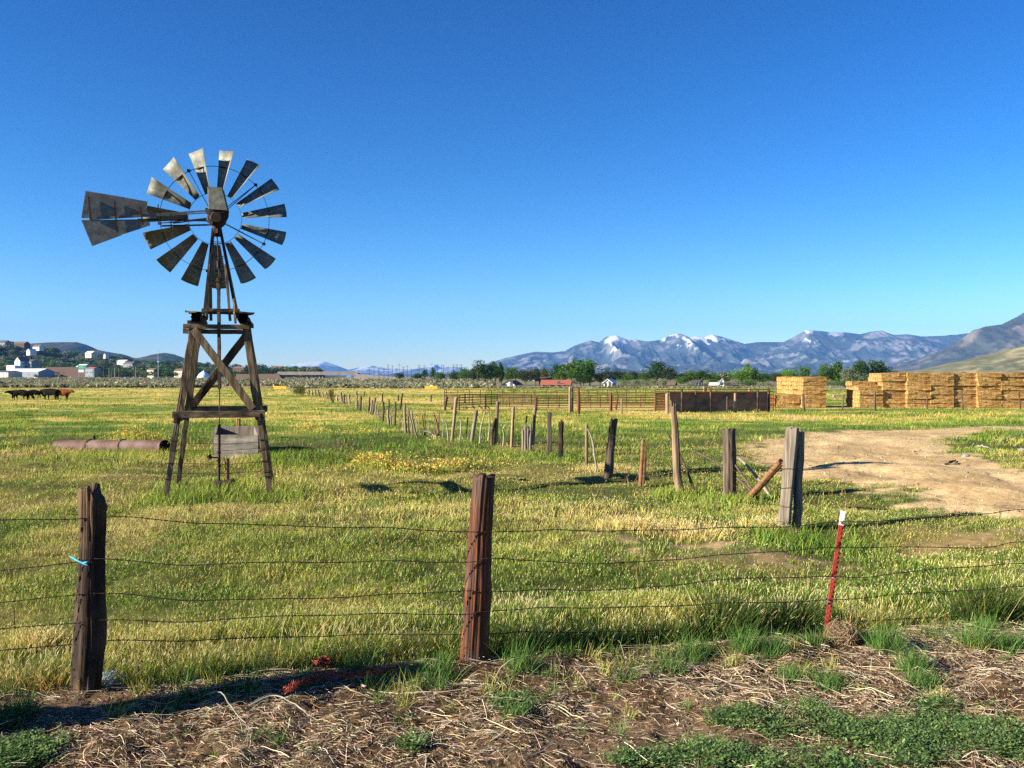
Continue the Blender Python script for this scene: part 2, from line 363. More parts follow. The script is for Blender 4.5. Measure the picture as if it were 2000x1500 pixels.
lcol = lerp(np.array([.15, .1, .062]) * np.ones_like(fc), np.array([.075, .045, .026]) * np.ones_like(fc), sst(.4, .6, fbm(GX * 3, GY * 3, 97, 4)))
gc = lerp(gc, lcol, litter)
V = np.stack([GX, GY, GZ], -1).reshape(-1, 3)
cen = len(V); V = np.vstack([V, [[0, -.5, 0]]])
fan = np.stack([np.full(na, cen), idx[0], np.roll(idx[0], -1)], -1)[:, ::-1]
gcol = np.vstack([gc.reshape(-1, 3), [[.12, .08, .05]]])
m = bpy.data.materials.new('ground'); m.use_nodes = True; nt = m.node_tree; N = nt.nodes; L = nt.links
b = N['Principled BSDF']; b.inputs['Roughness'].default_value = 1; b.inputs['Specular IOR Level'].default_value = .05
a = N.new('ShaderNodeAttribute'); a.attribute_name = 'Col'
tc = N.new('ShaderNodeTexCoord')
def nz_(scale, det=8, rough=.65):
    n = N.new('ShaderNodeTexNoise'); n.inputs['Scale'].default_value = scale; n.inputs['Detail'].default_value = det; n.inputs['Roughness'].default_value = rough
    L.new(tc.outputs['Object'], n.inputs[0]); return n.outputs[0]
n1 = nz_(9, 10, .7); n2 = nz_(.45, 10, .7); n3 = nz_(60, 4, .7)
r1 = ramp(nt, [(.3, (.55, .55, .55)), (.7, (1.4, 1.38, 1.3))], n1); r2 = ramp(nt, [(.3, (.72, .76, .7)), (.7, (1.3, 1.24, 1.2))], n2)
mx = N.new('ShaderNodeMixRGB'); mx.blend_type = 'MULTIPLY'; mx.inputs[0].default_value = 1; L.new(a.outputs[0], mx.inputs[1]); L.new(r1, mx.inputs[2])
mx2 = N.new('ShaderNodeMixRGB'); mx2.blend_type = 'MULTIPLY'; mx2.inputs[0].default_value = 1; L.new(mx.outputs[0], mx2.inputs[1]); L.new(r2, mx2.inputs[2])
L.new(mx2.outputs[0], b.inputs['Base Color'])
bp = N.new('ShaderNodeBump'); bp.inputs['Strength'].default_value = .9; bp.inputs['Distance'].default_value = .03; L.new(n1, bp.inputs['Height'])
bp2 = N.new('ShaderNodeBump'); bp2.inputs['Strength'].default_value = .7; bp2.inputs['Distance'].default_value = .006; L.new(n3, bp2.inputs['Height']); L.new(bp.outputs[0], bp2.inputs['Normal'])
L.new(bp2.outputs[0], b.inputs['Normal'])
g_ = obj_np('ground', V, [q, fan], m, colors=gcol); tag(g_, kind='structure')

# ================================================================ grass builders
def frame_pts(n, Y0, Y1, margin=1.2, half=.6, pw=1.0):
    """points spread evenly over the ground between two depths"""
    u = rng.random(n)
    y = np.sqrt(Y0 * Y0 + u * (Y1 * Y1 - Y0 * Y0)) if pw == 1 else Y0 * (Y1 / Y0) ** u
    x = (rng.random(n) * 2 - 1) * (half * y + margin)
    return x, y
def blades(x, y, h, w, col, lean=.35, z=None, curve=.5, seeds=None, az=None):
    n = len(x); z = T(x, y) if z is None else z
    A = rng.random(n) * 6.283; lx = rng.normal(0, 1, n) * lean * h + .12 * h; ly = rng.normal(0, 1, n) * lean * h
    if az is not None: lx, ly = az
    sx, sy = np.cos(A) * w / 2, np.sin(A) * w / 2
    P0 = np.stack([x, y, z - .02], -1)
    mid = P0 + np.stack([lx * (1 - curve), ly * (1 - curve), h * .58], -1)
    tip = P0 + np.stack([lx, ly, h], -1)
    S = np.stack([sx, sy, np.zeros(n)], -1)
    V = np.stack([P0 - S, P0 + S, mid + S * .75, mid - S * .75, tip], 1).reshape(-1, 3)
    i = np.arange(n)[:, None] * 5
    Q = i + np.array([[0, 1, 2, 3]]); Tt = i + np.array([[3, 2, 4]])
    C = np.repeat(col, 5, 0)
    if seeds is not None:   # spindle-shaped seed heads on the blade tips
        k = np.nonzero(seeds)[0]; m_ = len(k)
        hl = h[k] * .13 + .012; hw = np.maximum(w[k] * .7, .0022)
        dr = (tip[k] - mid[k]); dr /= np.linalg.norm(dr, axis=1)[:, None]
        b0 = tip[k] - dr * hl[:, None] * .3; t0 = b0 + dr * hl[:, None] * 1.2; c0 = (b0 + t0) / 2
        A2 = rng.random(m_) * 6.283; s1 = np.stack([np.cos(A2), np.sin(A2), 0 * A2], -1) * hw[:, None]
        s2 = np.stack([-np.sin(A2), np.cos(A2), 0 * A2], -1) * hw[:, None]
        V2 = np.stack([b0, c0 + s1, t0, c0 - s1, c0 + s2, c0 - s2], 1).reshape(-1, 3)
        j = len(V) + np.arange(m_)[:, None] * 6
        Q2 = np.concatenate([j + np.array([[0, 1, 2, 3]]), j + np.array([[0, 4, 2, 5]])])
        sc = np.array([.72, .64, .32]) * (.7 + .5 * rng.random((m_, 1)))
        V = np.vstack([V, V2]); Q = np.vstack([Q, Q2]); C = np.vstack([C, np.repeat(sc, 6, 0)])
    return V, Q, Tt, C
def join(parts):
    Vs, Qs, Ts, Cs = [], [], [], []; o = 0
    for V, Q, Tt, C in parts:
        Vs.append(V); Qs.append(Q + o); Ts.append(Tt + o); Cs.append(C); o += len(V)
    return np.vstack(Vs), [np.vstack(Qs), np.vstack(Ts)], np.vstack(Cs)
def jit(c, v=.25, n=None):
    n = len(c); return np.clip(c * (1 + rng.normal(0, v, (n, 1))) * (1 + rng.normal(0, .08, (n, 3))), .005, 1)
def thin(x, y, keep): k = rng.random(len(x)) < keep; return x[k], y[k]
def grass_zone(n, Y0, Y1, hf, wf, seedp, lean=.35, clump=None, half=.6, margin=2.0, v=.34, warm=0.0, sp=.34):
    x, y = frame_pts(n, Y0, Y1, margin, half)
    d, l, s = masks(x, y); w = dryness(x, y)
    dens = (1 - d * .97) * (1 - l) * (1 - s * .7)
    nf_ = fenceY(x); tt_ = y - nf_; dens = dens * np.where(tt_ < 1.0, .08 + .92 * sst(.40, .56, fbm(x * 1.9, y * 2.6, 121, 3)), .35 + .65 * sst(.3, .5, fbm(x * 1.6, y * 1.6, 122, 3)))
    dens = np.where(d > .5, dens * .15, dens)
    if clump: dens = dens * (.25 + .75 * sst(.38, .6, fbm(x * clump, y * clump, 120, 3)))
    k = (rng.random(n) < dens) & post_clear(x, y); x, y, w = x[k], y[k], w[k]
    t = y - fenceY(x)
    wl = w + rng.normal(0, sp, len(x)) + warm
    col = jit(fieldcol(wl) * np.where(y[:, None] > 50, np.array([[1.04, .9, 1.0]]), 1.0), v); bk = rng.random(len(x)) < (.16 if Y0 < 50 else .05); col[bk] = col[bk] * .35 + np.array([.03, .02, .008])
    hh = hf(x, y, t, w) * (.55 + .7 * rng.random(len(x)))
    sd = rng.random(len(x)) < seedp(x, y, t, w)
    return blades(x, y, hh, wf(y) * (.7 + .6 * rng.random(len(x))), col, lean, seeds=sd)
def post_clear(x, y):
    ok = np.ones(x.shape, bool)
    ok &= ~((np.abs(x + 2.82) < .2) & (y < 6.55) & (y > 5.9))
    for a, c in ((-3.0, 6.3), (-.3, 6.87), (2.67, 7.55)): ok &= ~((np.abs(x - a * y / c) < .17) & (y < c + .06))
    return ok
def near_h(x, y, t, w):
    tall = np.exp(-np.clip(t - .3, 0, 9) ** 2 / .5) * .28 * (.35 + 1.0 * vn(x * 1.1, y * 1.1, 140)) * np.where(x > 1.5, .7, 1)
    return .04 + .055 * vn(x * 1.4, y * 1.4, 141) ** 1.5 + tall * sst(.02, .3, t)
parts = [grass_zone(175000, 5.0, 9.2, near_h, lambda y: .0045 + 0 * y, lambda x, y, t, w: .09 + .07 * sst(.3, .8, w) + .22 * np.where(x < .2, 1, .4) * np.exp(-np.clip(t - .5, 0, 9) ** 2 / .5) * sst(.1, .5, t)),
         grass_zone(210000, 8.8, 15, lambda x, y, t, w: .04 + .05 * vn(x * .8, y * .8, 142) + .015 * sst(.3, -.2, w), lambda y: .006 + 0 * y, lambda x, y, t, w: .10 + .08 * sst(.3, .8, w)),
         grass_zone(190000, 14, 27, lambda x, y, t, w: .045 + .08 * vn(x * .5, y * .5, 143) ** 1.5, lambda y: .01 + 0 * y, lambda x, y, t, w: .06 + .05 * sst(.3, .8, w)),
         grass_zone(120000, 25, 58, lambda x, y, t, w: .09 + .14 * vn(x * .35, y * .35, 144) ** 1.5, lambda y: .022 + 0 * y, lambda x, y, t, w: 0 * x, clump=.5, v=.17, warm=-.1, sp=.15),
         grass_zone(90000, 55, 160, lambda x, y, t, w: .10 + .16 * vn(x * .12, y * .12, 145) ** 2, lambda y: .06 + 0 * y, lambda x, y, t, w: 0 * x, clump=.16, v=.08, warm=-.1, sp=.08),
         grass_zone(45000, 150, 310, lambda x, y, t, w: .12 + .22 * vn(x * .05, y * .05, 146) ** 2, lambda y: .2 + 0 * y, lambda x, y, t, w: 0 * x, clump=.05, v=.07, warm=-.05, sp=.07)]
# lone green tufts growing out of the litter and along its edge
tx, ty, th_, tc_ = [], [], [], []
def tuft(x, y, n, h, r, c):
    a = rng.random(n) * 6.283; rr = r * np.sqrt(rng.random(n))
    tx.append(x + np.cos(a) * rr); ty.append(y + np.sin(a) * rr); th_.append(np.full(n, h)); tc_.append(np.tile(c, (n, 1)))
for k in range(270):
    t = -abs(rng.normal(.0, .55)) - .05; x = rng.uniform(-4.6, 4.6); y = fenceY(x) + t
    if y < 4.4 or min(abs(x + .3), abs(x + 3.0)) < .2 and t > -.5: continue
    dens = vn(x * 1.3, y * 1.3, 200)
    if dens < .42 and t < -.4: continue
    tuft(x, y, rng.integers(12, 50), rng.uniform(.07, .2), .04 + .05 * rng.random(), (np.array([.11, .19, .045]) if rng.random() < .75 else np.array([.3, .3, .07])))
for px, py, n, h in [(1450, 1275, 260, .24), (1500, 1280, 240, .2), (1780, 1310, 300, .2), (1800, 1340, 240, .16), (1960, 1275, 260, .22), (1900, 1270, 260, .26), (1540, 1330, 180, .15), (1620, 1340, 180, .14), (1350, 1290, 200, .22), (860, 1330, 110, .22), (1310, 1310, 120, .16),
                     (60, 1345, 300, .24), (30, 1400, 260, .16), (100, 1330, 240, .2), (220, 1340, 40, .2), (385, 1335, 90, .2), (1000, 1400, 160, .12), (1020, 1310, 160, .25), (1580, 1390, 150, .12), (700, 1310, 120, .2), (1730, 1270, 300, .25)]:
    g = ground(px, py); tuft(g[0], g[1], n, h, .1, np.array([.1, .185, .045]))
tx = np.concatenate(tx); ty = np.concatenate(ty); th_ = np.concatenate(th_); tc_ = np.vstack(tc_)
parts.append(blades(tx, ty, th_ * (.5 + .7 * rng.random(len(tx))), np.full(len(tx), .0048), jit(tc_, .3), .45))
# lush growth round the feet of the windmill, trough, posts
ax, ay = [], []
for px, py, n, s in [(330, 985, 900, .35), (525, 975, 1200, .45), (440, 955, 1600, .8), (560, 905, 1400, .7), (590, 890, 900, .7), (300, 890, 1400, .9), (200, 895, 1200, 1.2), (1560, 1068, 500, .4), (1610, 1070, 700, .5), (1330, 975, 700, .3), (1424, 985, 700, .3), (1470, 985, 700, .5), (1100, 900, 600, .5), (1000, 890, 600, .8), (900, 865, 500, .8), (430, 890, 1000, .8), (480, 885, 800, .6)]:
    g = ground(px, py); ax.append(rng.normal(g[0], s, n)); ay.append(rng.normal(g[1], s, n))
ax = np.concatenate(ax); ay = np.concatenate(ay)
parts.append(blades(ax, ay, .18 * (.5 + .9 * rng.random(len(ax))), np.full(len(ax), .013), jit(fieldcol(dryness(ax, ay) * .5 - .1 + rng.normal(0, .25, len(ax)))), .4))
# rank dark green clumps leaning over the wire fence, painted darker as its shadow
cx, cy_, ch = [], [], []
for px in list(range(965, 1600, 14)) + list(range(1680, 2060, 26)) + list(range(250, 880, 42)) + [20, 60, 100]:
    px = px + rng.uniform(-10, 10); k_ = (px - 1000) / F; t_ = rng.uniform(.12, .45); Yc = (6.94 + t_) / (1 - .228 * k_); xc = k_ * Yc
    big = 1.35 if (1380 < px < 1560 or px > 1840) else .9 if 960 < px < 1380 else .68
    n = int(rng.integers(110, 280) * big ** 1.8); cx.append(rng.normal(xc, .085, n)); cy_.append(rng.normal(Yc, .07, n)); ch.append(np.full(n, rng.uniform(.24, .44) * big))
cx = np.concatenate(cx); cy_ = np.concatenate(cy_); ch = np.concatenate(ch); k = post_clear(cx, cy_); cx, cy_, ch = cx[k], cy_[k], ch[k]
parts.append(blades(cx, cy_, ch * (.5 + .6 * rng.random(len(cx))), np.full(len(cx), .0052), jit(np.array([(.06, .105, .02), (.1, .15, .03), (.035, .065, .015), (.3, .27, .09)])[rng.choice(4, len(cx), p=[.4, .3, .2, .1])], .25), .4, seeds=rng.random(len(cx)) < .08))
V, fl, C = join(parts); del parts
tag(obj_np('grass', V, fl, M['grass'], colors=C, smooth=False), 'green and straw coloured pasture grass covering the whole field', 'grass', kind='stuff')
# tall dry grass, bent, with golden heads, along the wire fence
n = 13000; x = rng.uniform(-5.2, 5.6, n); t = np.abs(rng.normal(.0, .4, n)) + .05 * rng.random(n); y = fenceY(x) + t + .06
k = post_clear(x, y) & (rng.random(n) < (.04 + .96 * sst(.48, .62, fbm(x * 1.3, y * 1.3, 210, 3))) * np.where(x < -.2, 1.0, .55)); x, y, t = x[k], y[k], t[k]
c = np.where(rng.random((len(x), 1)) < .3, np.array([[.5, .26, .07]]), np.array([[.52, .42, .14]]))
p1 = blades(x, y, (.12 + .2 * rng.random(len(x))), np.full(len(x), .0055), jit(c, .25), .5, seeds=rng.random(len(x)) < .4)
# dead brown stems standing about the pasture
n = 1500; xb, yb = frame_pts(n, 7.4, 30, .6); kb = (masks(xb, yb)[0] < .3) & (fbm(xb * .6, yb * .6, 260, 3) > .5); xb, yb = xb[kb], yb[kb]; rp = rng.integers(2, 7, len(xb)); xb = np.repeat(xb, rp); yb = np.repeat(yb, rp); xb += rng.normal(0, .05, len(xb)); yb += rng.normal(0, .05, len(xb))
pb = blades(xb, yb, .12 + .2 * rng.random(len(xb)), .004 + .0003 * yb, jit(np.array([(.2, .11, .05), (.12, .07, .035), (.34, .24, .12)])[rng.integers(0, 3, len(xb))], .2), .35, seeds=rng.random(len(xb)) < .25)
# golden patches further off
gx, gy = [], []
for px, py, hw, n in [(1330, 1045, 100, 2600), (1240, 1030, 60, 900), (1180, 915, 50, 1300), (1500, 1030, 60, 1100), (80, 1262, 50, 700), (800, 1000, 200, 900), (1150, 1000, 150, 800)]:
    g = ground(px, py); r = hw / F * g[1]; gx.append(rng.normal(g[0], r * .55, n)); gy.append(rng.normal(g[1], r * .35, n))
gx = np.concatenate(gx); gy = np.concatenate(gy); k = post_clear(gx, gy); gx, gy = gx[k], gy[k]
p2 = blades(gx, gy, .10 * (.5 + rng.random(len(gx))), np.full(len(gx), .009), jit(np.tile([.6, .46, .16], (len(gx), 1)), .2), .4, seeds=rng.random(len(gx)) < .3)
V, fl, C = join([p1, p2, pb])
tag(obj_np('dry_grass', V, fl, M['grass'], colors=C, smooth=False), 'golden dry grass with seed heads standing along the wire fence', 'dry grass', kind='stuff')

# yellow flowering plants: many small petals-size faces on thin stems
pts = []
for px, py, hw, hh, n in [(268, 862, 46, .62, 3000), (235, 862, 30, .35, 500), (300, 866, 34, .5, 900), (600, 842, 26, .5, 1300), (632, 845, 20, .35, 450), (590, 846, 40, .25, 400), (675, 850, 45, .4, 450), (708, 850, 30, .35, 350), (716, 912, 32, .42, 1500), (755, 914, 30, .45, 1400), (800, 925, 35, .4, 1300), (860, 922, 40, .42, 1600), (905, 915, 40, .3, 700),
                          (950, 908, 60, .25, 600), (20, 872, 30, .35, 350), (60, 855, 25, .4, 250), (848, 862, 12, .3, 300), (770, 895, 80, .25, 400), (640, 930, 120, .2, 350), (700, 975, 150, .15, 300)]:
    g = ground(px, py); r = hw / F * g[1]; n = int(n * .26)
    x = g[0] + rng.normal(0, r * .55, n); y = g[1] + rng.normal(0, r * .35, n)
    hgt = hh * (.45 + .55 * vn(x * 2.2, y * 2.2, 230)) * np.exp(-((x - g[0]) / (1.6 * r)) ** 2)
    pts.append(np.stack([x, y, T(x, y) + hgt * rng.uniform(.25, 1, n)], -1))
P = np.vstack(pts); n = len(P); s = .015 + .02 * rng.random((n, 1))
A = rng.normal(0, 1, (n, 3)); A /= np.linalg.norm(A, axis=1)[:, None]; B = np.cross(A, rng.normal(0, 1, (n, 3))); B /= np.linalg.norm(B, axis=1)[:, None]
Vf = np.stack([P - A * s, P + B * s * .7, P + A * s, P - B * s * .7], 1).reshape(-1, 3); Qf = np.arange(n * 4).reshape(-1, 4)
cf = np.where(rng.random((n, 1)) < .72, np.array([[.62, .43, .1]]), np.array([[.34, .34, .08]])); cf = np.repeat(jit(cf, .15), 4, 0)
k = rng.random(n) < .35; Ps = P[k]; gz = T(Ps[:, 0], Ps[:, 1]); st = blades(Ps[:, 0], Ps[:, 1], np.maximum(Ps[:, 2] - gz, .05), np.full(len(Ps), .012), jit(np.tile([.3, .36, .06], (len(Ps), 1))), 0, az=(np.zeros(len(Ps)), np.zeros(len(Ps))))
V, fl, C = join([st, (Vf, Qf, np.zeros((0, 3), int), cf)])
tag(obj_np('wildflowers', V, fl, M['grass'], colors=C, smooth=False), 'patches of bright yellow wildflowers scattered through the pasture', 'wildflowers', kind='stuff')

# ================================================================ straw litter on the near bank
def tubes_np(P, Rr, cols, sides=3):
    """P (n,k,3) paths, Rr (n,k) radii"""
    n, k, _ = P.shape; t = np.gradient(P, axis=1); t /= np.linalg.norm(t, axis=2)[..., None] + 1e-9
    a = np.cross(t, np.array([.2, .1, .97])); a /= np.linalg.norm(a, axis=2)[..., None] + 1e-9; b_ = np.cross(t, a)
    th = np.arange(sides) * 2 * math.pi / sides
    Vv = P[:, :, None, :] + Rr[:, :, None, None] * (np.cos(th)[:, None] * a[:, :, None, :] + np.sin(th)[:, None] * b_[:, :, None, :])
    base = (np.arange(n) * k * sides)[:, None, None]; kk = (np.arange(k - 1) * sides)[None, :, None]; ss = np.arange(sides)[None, None, :]
    i0 = base + kk + ss; i1 = base + kk + (ss + 1) % sides
    Q = np.stack([i0, i1, i1 + sides, i0 + sides], -1).reshape(-1, 4)
    return Vv.reshape(-1, 3), Q, np.zeros((0, 3), int), np.repeat(cols, k * sides, 0)
def stalks(n, Lm, Ls, r, lift, pal, bend=.25, ymin=3.9, tmax=-.12, follow=True):
    n = int(n * 1.35); x = rng.uniform(-6.0, 7.0, n); y = rng.uniform(ymin, 8.7, n); t = y - fenceY(x)
    k = (t < tmax) & (rng.random(n) < .25 + .75 * sst(.35, .6, fbm(x * 1.1, y * 1.5, 240, 3))) & (np.abs(x) < .6 * y + 1.8); x, y = x[k], y[k]; n = len(x)
    Ln = np.clip(rng.lognormal(math.log(Lm), Ls, n), Lm * .3, Lm * 3.2); A = rng.normal(.1, .95, n) + np.where(rng.random(n) < .5, 0, math.pi)
    s = np.linspace(-.5, .5, 5)[None, :]; cv = rng.normal(0, bend, n)[:, None]
    ang = A[:, None] + cv * s * 2
    X = x[:, None] + np.cumsum(np.cos(ang), 1) * Ln[:, None] / 5; Yy = y[:, None] + np.cumsum(np.sin(ang), 1) * Ln[:, None] / 5
    lf = np.abs(rng.normal(0, lift, n))[:, None] * (1 - (s * 2) ** 2 * rng.uniform(-.6, 1, n)[:, None]) * Ln[:, None]
    Z = T(X, Yy) + .006 + np.abs(rng.normal(0, .012, n))[:, None] + lf
    Rr = r * (.6 + .8 * rng.random(n))[:, None] * np.linspace(1, .45, 5)[None, :]
    return tubes_np(np.stack([X, Yy, Z], -1), Rr, jit(np.array(pal)[rng.integers(0, len(pal), n)], .2))
pal = [(.66, .54, .37), (.3, .21, .13), (.78, .66, .46), (.16, .105, .065), (.46, .29, .13), (.56, .45, .3), (.1, .065, .04)]
parts = [stalks(27000, .12, .5, .002, .09, pal, tmax=.08, bend=.08), stalks(420, .3, .4, .0034, .06, [(.72, .62, .45), (.55, .44, .3)], .25), stalks(130000, .045, .5, .0018, .07, pal + [(.12, .075, .045)], tmax=.1)]
V, fl, C = join(parts)
tag(obj_np('straw', V, fl[:1], M['straw'], colors=C), 'pale broken stalks and straw littering the bare near bank', 'straw', kind='stuff')
# crumbs of earth and chaff
n = 16000; x = rng.uniform(-4.4, 4.8, n); y = rng.uniform(3.9, 7.8, n); k = (y - fenceY(x)) < -.1; x, y = x[k], y[k]; n = len(x)
P = np.stack([x, y, T(x, y) + .004], -1); s = (.004 + .012 * rng.random(n) ** 3)[:, None]
D = rng.normal(0, 1, (n, 4, 3)); D /= np.linalg.norm(D, axis=2)[..., None]
D[:, 0] = [0, 0, 1]; D[:, 1] = [1, 0, -.3]; D[:, 2] = [-.5, .87, -.3]; D[:, 3] = [-.5, -.87, -.3]
V = (P[:, None, :] + (D + rng.normal(0, .25, D.shape)) * s[:, None, :]).reshape(-1, 3); i = np.arange(n)[:, None] * 4
Tt = np.vstack([i + np.array([[0, 1, 2]]), i + np.array([[0, 2, 3]]), i + np.array([[0, 3, 1]])])
cc = jit(np.array([(.2, .13, .08), (.3, .2, .12), (.12, .08, .05), (.55, .42, .28)])[rng.integers(0, 4, n)], .2)
tag(obj_np('dirt_crumbs', V, [Tt], M['straw'], colors=np.repeat(cc, 4, 0), smooth=False), 'small clods and chaff strewn over the bare near bank', 'dirt', kind='stuff')

# stones, dung and stubble on the dirt track
n = 9000; x, y = frame_pts(n, 10, 42, 1); k = (masks(x, y)[0] > .45); x, y = x[k], y[k]; n = len(x)
P = np.stack([x, y, T(x, y) + .003], -1); s = (.008 + .035 * rng.random(n) ** 4)[:, None]
D = rng.normal(0, .28, (n, 5, 3)) + np.array([[0, 0, .8], [1, 0, -.2], [0, 1, -.2], [-1, 0, -.2], [0, -1, -.2]])
V = (P[:, None, :] + D * s[:, None, :]).reshape(-1, 3); i = np.arange(n)[:, None] * 5
Tt = np.vstack([i + np.array([[0, a_, b_]]) for a_, b_ in ((1, 2), (2, 3), (3, 4), (4, 1))])
cc = jit(np.array([(.2, .14, .08), (.3, .22, .13), (.12, .08, .05), (.5, .4, .26), (.42, .3, .17)])[rng.integers(0, 5, n)], .2)
tag(obj_np('pebbles', V, [Tt], M['straw'], colors=np.repeat(cc, 5, 0), smooth=False), 'small stones and crumbs of dung scattered on the dirt track', 'pebbles', kind='stuff')

# ================================================================ feathery green weeds
def weeds(spots):
    Ps, Hs = [], []
    for px, py, hw, hhp, n in spots:
        g = ground(px, py); r = hw / F * g[1]; r2 = hhp * g[1] ** 2 / (F * 2.2)
        m_ = n; Ps.append(np.stack([g[0] + rng.normal(0, r * .55, m_), g[1] + rng.normal(0, max(r2 * .6, .05), m_)], -1))
    P = np.vstack(Ps); keep = rng.random(len(P)) < (.03 + .97 * sst(.47, .56, fbm(P[:, 0] * 2.6, P[:, 1] * 3.4, 250, 3))); P = P[keep]
    keep = P[:, 1] > 3.6; P = P[keep]; n = len(P)
    # every sprout: a few arching fronds, each with leaflets
    fr = 6; Pf = np.repeat(P, fr, 0); m_ = len(Pf); A = rng.random(m_) * 6.283; Ln = rng.uniform(.05, .12, m_); up = rng.uniform(.35, 1.1, m_)
    lf = 9; s = np.linspace(.15, 1, lf)[None, :]
    X = Pf[:, :1] + np.cos(A)[:, None] * Ln[:, None] * s; Y_ = Pf[:, 1:] + np.sin(A)[:, None] * Ln[:, None] * s
    Z = (T(Pf[:, 0], Pf[:, 1]))[:, None] + Ln[:, None] * up[:, None] * (s * 1.3 - .55 * s * s)
    C0 = np.stack([X, Y_, Z], -1).reshape(-1, 3); A2 = np.repeat(A, lf) + np.tile(np.where(np.arange(lf) % 2 == 0, 1.1, -1.1), m_) + rng.normal(0, .3, m_ * lf)
    sz = .8 * (np.repeat(Ln, lf) * np.tile(np.linspace(.42, .18, lf), m_))
    d1 = np.stack([np.cos(A2), np.sin(A2), rng.normal(.25, .3, len(A2))], -1) * sz[:, None]; d2 = np.stack([-np.sin(A2), np.cos(A2), rng.normal(0, .4, len(A2))], -1) * sz[:, None] * .2
    V = np.stack([C0, C0 + d1 * .55 + d2, C0 + d1, C0 + d1 * .55 - d2], 1).reshape(-1, 3); Q = np.arange(len(V)).reshape(-1, 4)
    c = jit(np.repeat(np.array([(.115, .185, .06), (.16, .235, .075), (.08, .14, .05)])[rng.integers(0, 3, n)], fr * lf, 0), .22)
    return V, Q, np.zeros((0, 3), int), np.repeat(c, 4, 0)
V, fl, C = join([weeds([(1540, 1468, 110, 14, 400), (1660, 1438, 160, 18, 700), (1830, 1440, 150, 26, 750), (1960, 1460, 110, 26, 500), (1400, 1475, 90, 18, 260), (1700, 1470, 250, 22, 700), (1700, 1500, 280, 14, 400),  (1240, 1490, 50, 6, 40), (35, 1480, 50, 22, 420), (15, 1410, 30, 14, 120), (500, 1450, 20, 10, 40),
                        (800, 1468, 30, 8, 60), (1000, 1385, 35, 10, 50), (640, 1465, 60, 8, 60), (1850, 1380, 60, 8, 60), (1420, 1415, 60, 8, 70), (470, 1350, 25, 6, 30), (1180, 1440, 40, 8, 30), (350, 1445, 20, 8, 25), (1580, 1402, 30, 6, 45), (60, 1330, 50, 10, 60)])])
tag(obj_np('weeds', V, fl[:1], M['grass'], colors=C, smooth=False), 'low feathery blue green weeds creeping over the near bank', 'weeds', kind='stuff')
# ================================================================ weathered posts
def post_obj(name, base, top, r, mt, r2=None, seg=30, sides=20, groove=.12, crook=.0, jag=.03, sq=0, rz=0, flat=1.0, seed=0, bulge=None, sink=.12, bite=0, parent=None):
    base = np.array(base, float); top = np.array(top, float); r2 = r if r2 is None else r2
    ax = top - base; Lh = np.linalg.norm(ax); t = ax / Lh
    u = np.cross([0, 1, 0], t); u /= np.linalg.norm(u); w = np.cross(t, u)
    cz, sz = math.cos(rz), math.sin(rz)
    th = np.arange(sides) * 2 * math.pi / sides; V = []
    jg = (vn(np.cos(th) * 3 + seed, np.sin(th) * 3 + 9, seed) - .35) * jag * 2
    for k in range(seg + 1):
        s = -sink / Lh + (1 + sink / Lh) * k / seg; rr = r + (r2 - r) * max(s, 0)
        if bulge: rr *= 1 + bulge(s)
        off = np.array([fbm(s * 2.2 + seed * 3.1, seed, 11, 2) - .5, fbm(s * 2.2, seed + 7.7, 13, 2) - .5]) * crook * 2
        pr = rr * (1 + groove * 2 * (vn(np.cos(th) * sides * .22 + seed, np.sin(th) * sides * .22 + s * 1.2 + 40, 5) - .5) + groove * .7 * (fbm(np.cos(th) * 1.5 + s * 5, np.sin(th) * 1.5 + seed, 8, 2) - .5) * 2)
        c0, s0 = np.cos(th), np.sin(th)
        if sq: pr = pr / (np.abs(c0) ** sq + np.abs(s0) ** sq) ** (1 / sq)
        x = pr * c0; y = pr * s0 * flat
        x, y = x * cz - y * sz, x * sz + y * cz
        z = s * Lh + (jg * min(1, max(0, (s - .75) * 4)) if k > 0 else 0)
        if bite: z = z - bite * sst(.1, .9, x / rr) * sst(.86, 1.0, s)
        pb = 0 if parent is None else base
        V += [pb + u * (x[i] + off[0]) + w * (y[i] + off[1]) + t * (z[i] if hasattr(z, '__len__') else z) for i in range(sides)]
    V = np.array(V); last = V[-sides:].mean(0) - t * jag * .6
    V = np.vstack([V, [last]])
    Q = np.array([(k * sides + i, k * sides + (i + 1) % sides, (k + 1) * sides + (i + 1) % sides, (k + 1) * sides + i) for k in range(seg) for i in range(sides)])
    n = len(V) - 1
    Tt = np.array([(seg * sides + i, seg * sides + (i + 1) % sides, n) for i in range(sides)])
    return obj_np(name, V, [Q, Tt], mt, parent, loc=tuple(base) if parent is None else (0, 0, 0), smooth=False if sq else True)
def px_post(bx, by, tx, ty, wpx, mt, label, group=None, name='fence_post', cat='fence post', w2=None, dtop=0, **kw):
    b = ground(bx, by); tp = at(tx, ty, b[1] + dtop); r = wpx / F * b[1] / 2
    o = post_obj(name, b, tp, r, mt, r2=(w2 / F * b[1] / 2 if w2 else r * .9), **kw)
    return tag(o, label, cat, group)

